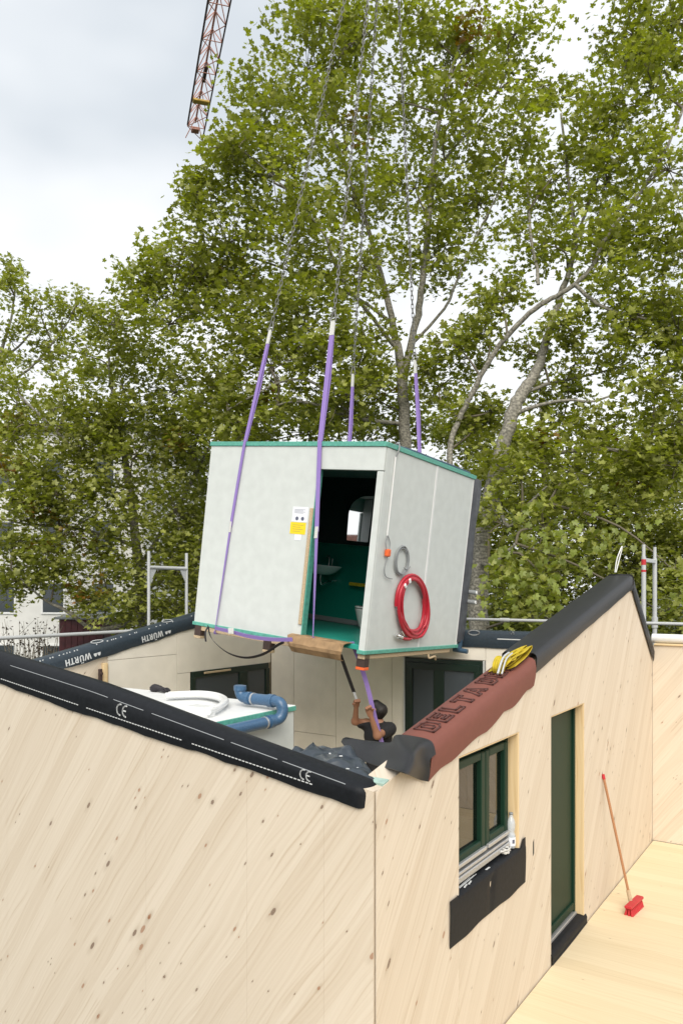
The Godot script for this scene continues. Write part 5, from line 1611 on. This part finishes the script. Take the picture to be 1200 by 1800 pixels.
func build_trees() -> void:
	sprays = make_sprays()
	leaf_mat = mat(Color(1, 1, 1), 0.42)
	leaf_mat.vertex_color_use_as_albedo = true
	leaf_mat.backlight_enabled = true
	leaf_mat.backlight = Color(0.9, 0.95, 0.35)
	var green := Color(0.340, 0.362, 0.092)
	# centre plane tree
	tree("plane_tree", "tall forked plane tree rising behind the hanging pod", [
		[Vector4(-8.04, -1.47, -14.87, 0.240), Vector4(-8.04, 3.20, -14.87, 0.220), Vector4(-8.04, 6.93, -14.87, 0.190), Vector4(-8.09, 8.49, -14.83, 0.170), Vector4(-8.14, 9.42, -14.80, 0.150), Vector4(-8.42, 10.58, -14.85, 0.110), Vector4(-8.81, 12.08, -14.83, 0.085), Vector4(-9.29, 13.76, -14.76, 0.060), Vector4(-9.87, 15.31, -14.61, 0.045), Vector4(-10.45, 17.05, -14.46, 0.030), Vector4(-10.72, 18.68, -14.28, 0.020)],
		[Vector4(-8.09, 8.96, -14.83, 0.130), Vector4(-7.74, 10.29, -14.83, 0.110), Vector4(-7.46, 11.44, -14.77, 0.100), Vector4(-7.29, 12.92, -14.77, 0.090), Vector4(-7.17, 14.38, -14.73, 0.075), Vector4(-6.96, 15.89, -14.87, 0.060), Vector4(-6.64, 17.40, -15.08, 0.045), Vector4(-6.26, 18.76, -15.33, 0.030)],
		[Vector4(-7.72, 9.98, -14.84, 0.050), Vector4(-6.89, 10.71, -14.91, 0.045), Vector4(-6.56, 11.28, -14.90, 0.040), Vector4(-6.18, 12.33, -15.14, 0.030), Vector4(-5.56, 13.82, -15.56, 0.020)],
		[Vector4(-8.27, 9.89, -14.71, 0.070), Vector4(-8.62, 10.56, -14.12, 0.060), Vector4(-9.10, 11.50, -13.32, 0.055), Vector4(-9.33, 12.53, -12.81, 0.045), Vector4(-9.62, 13.03, -12.37, 0.035), Vector4(-10.16, 13.80, -11.77, 0.025), Vector4(-10.82, 14.47, -11.21, 0.015)],
		[Vector4(-8.09, 7.79, -14.83, 0.070), Vector4(-8.65, 7.76, -13.74, 0.060), Vector4(-8.99, 7.85, -13.15, 0.050), Vector4(-9.37, 8.03, -12.66, 0.042), Vector4(-9.86, 8.10, -12.21, 0.035), Vector4(-10.34, 7.85, -11.65, 0.025)],
		[Vector4(-8.80, 7.81, -13.40, 0.050), Vector4(-9.13, 8.33, -12.70, 0.045), Vector4(-9.47, 8.60, -12.23, 0.040), Vector4(-9.94, 8.52, -11.80, 0.035), Vector4(-10.34, 8.23, -11.41, 0.030), Vector4(-10.99, 7.80, -10.98, 0.020)],
		[Vector4(-7.29, 12.61, -14.77, 0.050), Vector4(-7.24, 14.66, -15.28, 0.040), Vector4(-6.33, 16.39, -16.24, 0.030), Vector4(-5.75, 17.94, -16.87, 0.020)],
		[Vector4(-8.42, 10.58, -14.85, 0.060), Vector4(-9.66, 11.60, -14.75, 0.050), Vector4(-11.13, 12.33, -14.01, 0.040), Vector4(-12.76, 12.98, -12.92, 0.030), Vector4(-14.11, 13.30, -12.02, 0.020)]],
		[[-10.59, 19.82, -14.37, 1.22, 1.00], [-9.24, 18.81, -14.67, 1.35, 0.80], [-7.44, 18.54, -14.66, 1.29, 0.75], [-6.43, 17.63, -15.34, 1.29, 0.80], [-5.54, 18.44, -16.53, 1.09, 0.70], [-4.89, 17.04, -16.96, 0.78, 0.60], [-10.86, 18.19, -14.19, 1.39, 1.00], [-11.17, 16.42, -12.78, 1.17, 1.00], [-11.22, 14.68, -11.55, 1.01, 1.00], [-12.08, 13.64, -10.97, 0.62, 0.90], [-10.41, 14.01, -12.08, 1.41, 1.15], [-9.77, 16.26, -14.32, 1.43, 0.70], [-8.44, 16.90, -15.20, 1.43, 0.60], [-6.69, 15.80, -15.17, 1.37, 0.85], [-5.61, 15.64, -16.49, 1.32, 0.90],
		[-9.50, 14.19, -14.49, 1.59, 0.75], [-7.57, 13.98, -14.58, 1.21, 0.70], [-6.18, 13.53, -15.51, 1.29, 0.95], [-12.08, 12.69, -12.18, 1.48, 1.20], [-13.98, 12.49, -12.11, 1.06, 1.00], [-14.79, 12.16, -11.57, 0.81, 0.90], [-10.22, 12.31, -12.81, 1.59, 1.15], [-8.71, 11.86, -13.82, 1.37, 0.90], [-7.06, 12.16, -14.92, 1.21, 0.90], [-14.11, 10.86, -12.02, 1.55, 1.25], [-11.82, 10.67, -12.35, 1.63, 1.30], [-9.67, 10.01, -12.58, 1.41, 1.15], [-8.44, 9.72, -13.40, 1.11, 0.90], [-15.40, 10.86, -11.16, 0.90, 0.90],
		[-8.58, 8.33, -13.07, 1.03, 1.10], [-9.72, 9.27, -13.15, 1.29, 1.10], [-10.29, 8.92, -11.93, 1.32, 1.20], [-11.87, 8.51, -11.72, 1.37, 1.30], [-9.49, 8.87, -15.70, 1.17, 1.20], [-10.46, 8.20, -15.06, 1.00, 1.20], [-11.03, 7.35, -11.67, 1.04, 1.20], [-9.18, 7.97, -16.51, 1.19, 1.30], [-12.85, 11.91, -11.66, 0.93, 1.00]], 41, green, 1.0, 0.012)
	# right plane tree
	tree("plane_tree", "leaning plane tree with mottled trunk beside the pod's grey flap", [
		[Vector4(-5.59, -0.91, -13.49, 0.320), Vector4(-5.39, 1.83, -13.63, 0.290), Vector4(-5.30, 4.30, -13.69, 0.250), Vector4(-5.12, 5.39, -13.81, 0.235), Vector4(-4.91, 6.49, -13.95, 0.210), Vector4(-4.66, 7.56, -14.12, 0.190), Vector4(-4.46, 8.13, -14.37, 0.170), Vector4(-4.27, 8.70, -14.74, 0.140), Vector4(-4.16, 9.46, -15.05, 0.110), Vector4(-3.94, 10.60, -15.44, 0.090), Vector4(-3.70, 11.97, -15.84, 0.070), Vector4(-3.85, 13.46, -15.86, 0.050), Vector4(-4.06, 15.40, -15.84, 0.030)],
		[Vector4(-5.50, 2.37, -13.68, 0.125), Vector4(-6.12, 5.19, -13.98, 0.101), Vector4(-6.33, 6.79, -14.08, 0.090), Vector4(-6.06, 7.73, -14.27, 0.082), Vector4(-5.59, 8.60, -14.34, 0.078), Vector4(-5.07, 9.39, -14.45, 0.074), Vector4(-4.27, 10.05, -14.49, 0.070), Vector4(-3.54, 10.38, -14.62, 0.066), Vector4(-3.01, 10.80, -14.74, 0.062), Vector4(-2.67, 11.51, -14.84, 0.053), Vector4(-1.90, 12.56, -15.11, 0.048), Vector4(-1.46, 13.48, -15.41, 0.039), Vector4(-1.13, 14.41, -15.63, 0.031), Vector4(-0.80, 15.59, -15.85, 0.023)],
		[Vector4(-4.64, 7.48, -14.13, 0.070), Vector4(-3.98, 7.60, -14.09, 0.050), Vector4(-3.33, 7.64, -14.16, 0.040), Vector4(-2.78, 7.57, -14.29, 0.030), Vector4(-2.05, 7.87, -14.66, 0.020)],
		[Vector4(-4.51, 7.99, -14.33, 0.060), Vector4(-4.07, 8.32, -14.99, 0.045), Vector4(-3.40, 8.60, -15.80, 0.035), Vector4(-2.53, 8.98, -16.74, 0.025)],
		[Vector4(-5.05, 5.80, -13.86, 0.070), Vector4(-4.59, 4.73, -13.56, 0.050), Vector4(-3.95, 5.20, -13.26, 0.040), Vector4(-3.50, 5.53, -13.09, 0.020)],
		[Vector4(-4.46, 4.84, -13.53, 0.040), Vector4(-3.90, 5.04, -13.30, 0.032), Vector4(-3.44, 5.15, -13.13, 0.020)],
		[Vector4(-5.26, 3.88, -13.60, 0.060), Vector4(-4.60, 3.80, -12.59, 0.045), Vector4(-4.22, 4.05, -12.49, 0.040), Vector4(-3.95, 4.24, -12.42, 0.030)],
		[Vector4(-4.24, 10.68, -14.64, 0.055), Vector4(-4.33, 11.18, -14.82, 0.050), Vector4(-4.54, 11.88, -15.04, 0.045), Vector4(-4.67, 12.83, -15.19, 0.040), Vector4(-4.79, 14.09, -15.35, 0.025)],
		[Vector4(-4.97, 6.08, -13.91, 0.080), Vector4(-3.83, 6.40, -14.07, 0.060), Vector4(-2.61, 6.46, -14.40, 0.050), Vector4(-1.59, 6.29, -14.84, 0.030)],
		[Vector4(-3.34, 10.48, -14.64, 0.060), Vector4(-2.70, 9.83, -14.70, 0.045), Vector4(-1.90, 9.53, -15.11, 0.035), Vector4(-1.13, 9.40, -15.63, 0.020)],
		[Vector4(-3.76, 11.82, -15.80, 0.050), Vector4(-3.28, 13.16, -15.87, 0.040), Vector4(-2.76, 14.60, -15.98, 0.030), Vector4(-2.52, 16.43, -16.14, 0.020)]],
		[[-2.41, 16.99, -16.22, 1.06, 1.00], [-1.43, 16.90, -16.27, 1.03, 1.00], [-1.83, 15.26, -16.00, 1.30, 1.00], [-2.99, 14.88, -15.83, 0.99, 0.85], [-4.27, 13.60, -15.58, 1.16, 0.85], [-2.93, 13.33, -15.87, 1.34, 1.00], [-1.45, 13.07, -15.66, 1.13, 1.00], [-4.33, 12.01, -15.54, 1.01, 0.75], [-2.86, 11.42, -15.32, 1.23, 1.10], [-1.41, 11.24, -15.44, 1.19, 1.20], [-5.29, 10.57, -14.90, 0.79, 0.80], [-5.65, 9.70, -14.66, 0.79, 0.90], [-2.17, 9.60, -15.18, 1.20, 1.10], [-1.18, 9.16, -15.23, 1.04, 1.20], [-3.71, 9.64, -14.75, 0.62, 0.80], [-3.52, 8.77, -15.24, 0.56, 0.60], [-2.94, 6.93, -14.66, 0.67, 0.80], [-3.89, 6.67, -14.03, 0.53, 0.70], [-4.69, 9.27, -15.30, 0.51, 0.60], [-4.39, 8.26, -15.50, 0.58, 0.60], [-3.97, 7.61, -15.78, 0.58, 0.60], [-3.82, 8.33, -16.24, 0.44, 0.50],
		[-2.88, 8.83, -15.91, 0.56, 0.50], [-1.62, 7.87, -14.94, 1.04, 1.10], [-1.13, 7.09, -15.27, 0.91, 1.20], [-6.59, 9.72, -14.63, 0.89, 0.90], [-7.06, 8.67, -14.92, 0.84, 1.00], [-6.10, 7.50, -14.96, 0.81, 1.00], [-5.67, 7.94, -15.25, 0.59, 0.70], [-4.24, 5.94, -13.31, 0.78, 0.90], [-3.20, 5.91, -13.77, 1.03, 1.00], [-2.16, 6.31, -14.58, 1.10, 1.00], [-1.18, 6.00, -14.87, 1.02, 1.00], [-4.45, 4.74, -12.81, 0.58, 0.40], [-3.48, 4.57, -12.86, 0.75, 0.45], [-3.43, 3.57, -12.53, 0.79, 0.40], [-4.10, 3.32, -12.09, 0.61, 0.35], [-2.66, 4.46, -13.65, 0.76, 0.35], [-3.54, 2.59, -12.46, 0.55, 0.25], [-1.83, 5.27, -14.80, 0.91, 0.45], [-0.99, 3.57, -14.16, 0.49, 0.20], [-1.30, 2.70, -14.55, 0.50, 0.25]], 57, green * 1.06, 1.0, 0.006)
	# left plane trees
	tree("plane_tree", "broad leafy tree standing before the white house", [
		[Vector4(-16.26, -2.13, -12.99, 0.220), Vector4(-16.33, 2.13, -12.95, 0.200), Vector4(-16.48, 4.62, -12.85, 0.170), Vector4(-16.66, 6.40, -12.73, 0.140), Vector4(-16.89, 8.18, -12.57, 0.100), Vector4(-17.14, 9.78, -12.40, 0.060), Vector4(-17.22, 11.02, -12.35, 0.030)],
		[Vector4(-16.51, 5.16, -12.83, 0.090), Vector4(-17.04, 6.70, -11.99, 0.070), Vector4(-18.03, 8.05, -11.09, 0.050), Vector4(-18.86, 9.21, -10.30, 0.030)],
		[Vector4(-16.42, 3.91, -12.89, 0.090), Vector4(-14.79, 6.33, -13.37, 0.060), Vector4(-13.86, 7.63, -13.39, 0.030)],
		[Vector4(-16.48, 4.62, -12.85, 0.080), Vector4(-17.54, 5.11, -11.54, 0.060), Vector4(-18.54, 5.24, -10.27, 0.040), Vector4(-19.53, 5.59, -9.61, 0.020)],
		[Vector4(-16.36, 2.31, -12.93, 0.100), Vector4(-16.86, 2.07, -11.63, 0.080), Vector4(-17.30, 2.66, -10.85, 0.060), Vector4(-17.69, 3.00, -10.36, 0.040), Vector4(-18.27, 3.86, -9.73, 0.020)]],
		[[-14.71, 9.16, -12.82, 1.62, 1.20], [-16.85, 9.60, -12.60, 1.51, 1.10], [-18.40, 8.98, -11.56, 1.33, 0.90], [-19.59, 9.07, -10.78, 1.16, 0.90], [-17.81, 10.58, -11.96, 0.71, 0.50], [-13.93, 7.20, -12.75, 1.25, 1.20], [-16.09, 7.38, -12.50, 1.65, 1.30], [-17.54, 7.38, -11.54, 1.39, 1.10], [-18.25, 6.61, -10.46, 1.02, 1.10], [-18.36, 5.87, -9.79, 1.00, 1.10], [-17.26, 6.03, -10.53, 1.00, 1.20], [-14.34, 5.53, -12.47, 1.25, 1.20], [-16.52, 5.46, -12.22, 1.57, 1.20], [-17.40, 5.07, -11.03, 1.28, 1.10], [-18.68, 4.73, -10.18, 1.19, 1.00], [-17.65, 3.71, -10.62, 1.10, 1.10], [-18.60, 3.37, -9.75, 0.84, 0.80], [-16.72, 3.72, -11.73, 1.12, 1.10], [-15.14, 3.88, -12.54, 1.19, 1.20], [-13.93, 4.03, -12.75, 0.92, 1.20], [-15.70, 2.60, -12.16, 0.85, 0.90], [-14.56, 2.69, -12.68, 0.76, 1.00], [-16.67, 2.95, -11.28, 0.68, 0.70], [-19.28, 7.90, -10.38, 1.04, 0.80], [-17.25, 8.42, -11.73, 1.39, 1.20]], 73, green * 0.96, 1.0, 0.02)
	tree("plane_tree", "thin crowned tree whose twigs stand against the pale sky", [
		[Vector4(-25.72, -3.24, -12.69, 0.200), Vector4(-25.55, 4.06, -12.81, 0.170), Vector4(-25.28, 9.21, -12.99, 0.120), Vector4(-24.74, 11.79, -13.35, 0.080), Vector4(-24.29, 13.51, -13.65, 0.050), Vector4(-24.15, 15.01, -13.74, 0.020)],
		[Vector4(-25.01, 10.72, -13.17, 0.070), Vector4(-23.76, 11.58, -14.00, 0.050), Vector4(-22.69, 13.08, -14.72, 0.035), Vector4(-22.15, 14.16, -15.08, 0.020)],
		[Vector4(-24.74, 11.79, -13.35, 0.060), Vector4(-24.20, 13.03, -14.31, 0.040), Vector4(-23.75, 14.34, -14.61, 0.020)]],
		[[-24.20, 14.37, -13.71, 1.07, 0.40], [-23.31, 13.83, -14.30, 0.97, 0.35], [-22.42, 13.51, -14.90, 0.97, 0.30], [-24.29, 12.65, -13.65, 1.29, 0.35], [-23.04, 12.22, -14.48, 1.18, 0.25], [-25.01, 11.36, -13.17, 1.50, 0.70], [-25.37, 9.21, -12.93, 1.93, 1.00], [-24.47, 15.23, -13.53, 0.54, 0.50], [-21.97, 13.94, -15.20, 0.64, 0.40], [-21.61, 11.58, -15.43, 0.86, 0.50]], 91, green, 1.05, 0.0)
	# dense dark trees that close the view behind the right hand side
	tree("leafy_tree", "dense leafy tree behind the guard rail and the ridge", [
		[Vector4(-8.16, -0.47, -26.81, 0.300), Vector4(-8.16, 4.12, -26.81, 0.250), Vector4(-8.25, 8.71, -26.74, 0.150), Vector4(-8.35, 11.01, -26.68, 0.060)]],
		[[-9.69, 6.87, -25.79, 2.07, 1.90], [-7.78, 7.10, -27.06, 2.07, 1.90], [-9.69, 4.35, -25.79, 2.07, 1.90], [-7.78, 4.35, -27.06, 2.30, 1.90], [-9.30, 2.05, -26.04, 2.07, 1.90], [-7.39, 1.82, -27.32, 2.07, 1.90], [-10.07, 8.71, -25.53, 1.61, 1.30], [-11.22, 9.63, -24.77, 1.38, 1.20], [-8.73, 9.17, -26.42, 1.15, 0.90]], 17, green, 1.1, 0.0)
	tree("leafy_tree", "dense leafy tree behind the red taped scaffold", [
		[Vector4(-5.10, -0.47, -28.84, 0.300), Vector4(-5.10, 4.12, -28.84, 0.250), Vector4(-4.91, 7.56, -28.97, 0.150), Vector4(-4.72, 9.63, -29.10, 0.060)]],
		[[-5.87, 6.87, -28.34, 2.07, 1.90], [-3.95, 6.41, -29.61, 2.18, 1.90], [-5.87, 4.35, -28.34, 2.18, 2.00], [-3.95, 3.89, -29.61, 2.18, 2.00], [-5.67, 2.05, -28.46, 2.07, 2.00], [-3.76, 1.59, -29.74, 2.07, 2.00], [-5.67, 8.71, -28.46, 1.61, 1.20], [-3.76, 8.71, -29.74, 1.61, 1.20], [-2.43, 5.27, -30.63, 2.07, 1.80]], 19, green, 1.1, 0.0)
	tree("leafy_tree", "leafy tree half hidden behind the pod's left edge", [
		[Vector4(-15.15, -2.58, -16.14, 0.250), Vector4(-15.15, 3.97, -16.14, 0.200), Vector4(-15.31, 6.86, -16.03, 0.120), Vector4(-15.47, 8.59, -15.92, 0.050)]],
		[[-16.11, 6.67, -15.50, 1.54, 1.50], [-15.47, 4.74, -15.92, 1.54, 1.50], [-16.59, 4.55, -15.18, 1.35, 1.40], [-16.43, 2.81, -15.28, 1.35, 1.50], [-14.83, 8.21, -16.35, 1.54, 1.40], [-13.22, 8.59, -17.42, 1.35, 1.30], [-18.64, 2.40, -15.01, 1.00, 1.00]], 23, green, 1.05, 0.0)
	# single leaves large enough to tell apart, on the near boughs
	var near := get_node("plane_tree_001") as Node3D
	var r := RandomNumberGenerator.new()
	r.seed = 300
	var lms := []
	for k in 3:
		var b := MB.new()
		var f := [0.85, 1.0, 1.2][k] as float
		leaf_tris(b, Transform3D(Basis().scaled(Vector3(0.165, 0.165, 0.165)), Vector3(0, -0.04, 0)), Color(0.27 * f, 0.32 * f, 0.075 * f))
		lms.append(b.mesh())
	var view := Vector3(0.555, 0.12, 0.832)
	for q in [[-3.83, 3.56, -11.90, 0.66, 26.00], [-3.17, 3.32, -12.11, 0.65, 26.00], [-3.01, 4.05, -12.57, 0.85, 30.00], [-3.59, 4.30, -12.43, 0.73, 24.00], [-2.33, 3.56, -12.90, 0.66, 14.00], [-4.13, 3.08, -11.70, 0.42, 10.00], [-2.19, 4.57, -13.72, 0.87, 18.00], [-0.94, 3.20, -13.83, 0.48, 8.00], [-3.02, 5.19, -13.17, 1.00, 22.00], [-3.17, 2.55, -12.11, 0.47, 6.00]]:
		for i in int(q[4]):
			var at: Vector3 = Vector3(q[0], q[1], q[2]) + Vector3(r.randfn(), r.randfn(), r.randfn()) * q[3] * 0.55
			var tow := (view + Vector3(r.randfn(), r.randfn() * 0.8 + 0.4, r.randfn()) * 0.7).normalized()
			var down := (Vector3(r.randfn() * 0.5, -1, r.randfn() * 0.5)).normalized()
			down = (down - tow * down.dot(tow)).normalized()
			put("leaf", lms[r.randi() % 3], leaf_mat, near, Transform3D(Basis(down.cross(tow), down, tow), at))
	# bare shrub
	var sh := thing("bare_shrub", "nearly bare dark shrub before the white house and maroon outbuilding", "shrub")
	var sb := MB.new()
	var foot: Vector3 = Vector3(-17.393, -1.526, -9.833)
	var ends := []
	for i in 60:
		var tx := foot + Vector3(r.randf_range(-0.75, 0.75), 0, r.randf_range(-0.6, 0.6))
		var topp := Vector3(tx.x, r.randf_range(0.8, 2.5), tx.z) + Vector3(r.randfn(), 0, r.randfn()) * 0.15
		var s0 := foot + Vector3(r.randfn(), 0, r.randfn()) * 0.12
		s0.y = -3.2
		var pp := smooth_path([s0, s0.lerp(topp, 0.5) + Vector3(r.randfn(), 0, r.randfn()) * 0.15, topp], 5)
		sb.tube(pp, [0.022, 0.02, 0.018, 0.016, 0.014, 0.013, 0.012, 0.011, 0.009, 0.007, 0.004], 4)
		for k in 5:
			var a: Vector3 = pp[5 + k]
			var e := a + Vector3(r.randfn() * 0.22, r.randf_range(0.15, 0.45), r.randfn() * 0.22)
			sb.tube([a, e], [0.007, 0.003], 3)
			ends.append(e); ends.append(a.lerp(e, 0.6))
	put("stems", sb.mesh(), M.twig, sh)
	var lv := MB.new()
	for e in ends:
		for k in 2: leaf_tris(lv, Transform3D(Basis(Vector3(r.randfn(), r.randfn(), r.randfn()).normalized(), r.randf() * TAU).scaled(Vector3(0.07, 0.07, 0.07)), e + Vector3(r.randfn(), r.randfn(), r.randfn()) * 0.04), Color(0.05, 0.035, 0.03) * r.randf_range(0.6, 1.4))
	put("foliage", lv.mesh(), leaf_mat, sh).set_meta("kind", "stuff")

func build_mirrored_house() -> void:      # stands behind the photographer; the pod's mirror shows its roof
	var h := thing("red_roofed_house", "white house with red tiled roof standing behind the photographer", "house", Vector3(20, -3.2, 30))
	h.rotation.y = deg_to_rad(34.0)
	bx("wall", Vector3(0, 2.9, 0), Vector3(14, 5.8, 8), M.plaster, h, 0.02)
	var b := MB.new()
	b.prism(PackedVector2Array([Vector2(-4.6, 0), Vector2(4.6, 0), Vector2(0, 3.4)]), Transform3D(Basis(Vector3(0, 0, 1), Vector3(0, 1, 0), Vector3(-1, 0, 0)), Vector3(-7.5, 5.82, 0)), 15.0)
	put("roof", b.mesh(), M.roof_red, h)
	for k in 4: bx("window", Vector3(-5 + 3.3 * k, 3.8, -4.01), Vector3(1.2, 1.4, 0.06), M.window_dark, h)

func _ready() -> void:
	setup_view()
	make_materials()
	build_surroundings()
	build_house()
	build_trees()
	build_crane()
	build_scaffold()
	build_membranes()
	build_second_pod()
	build_pod()
	build_person()
	build_small_things()
	build_mirrored_house()
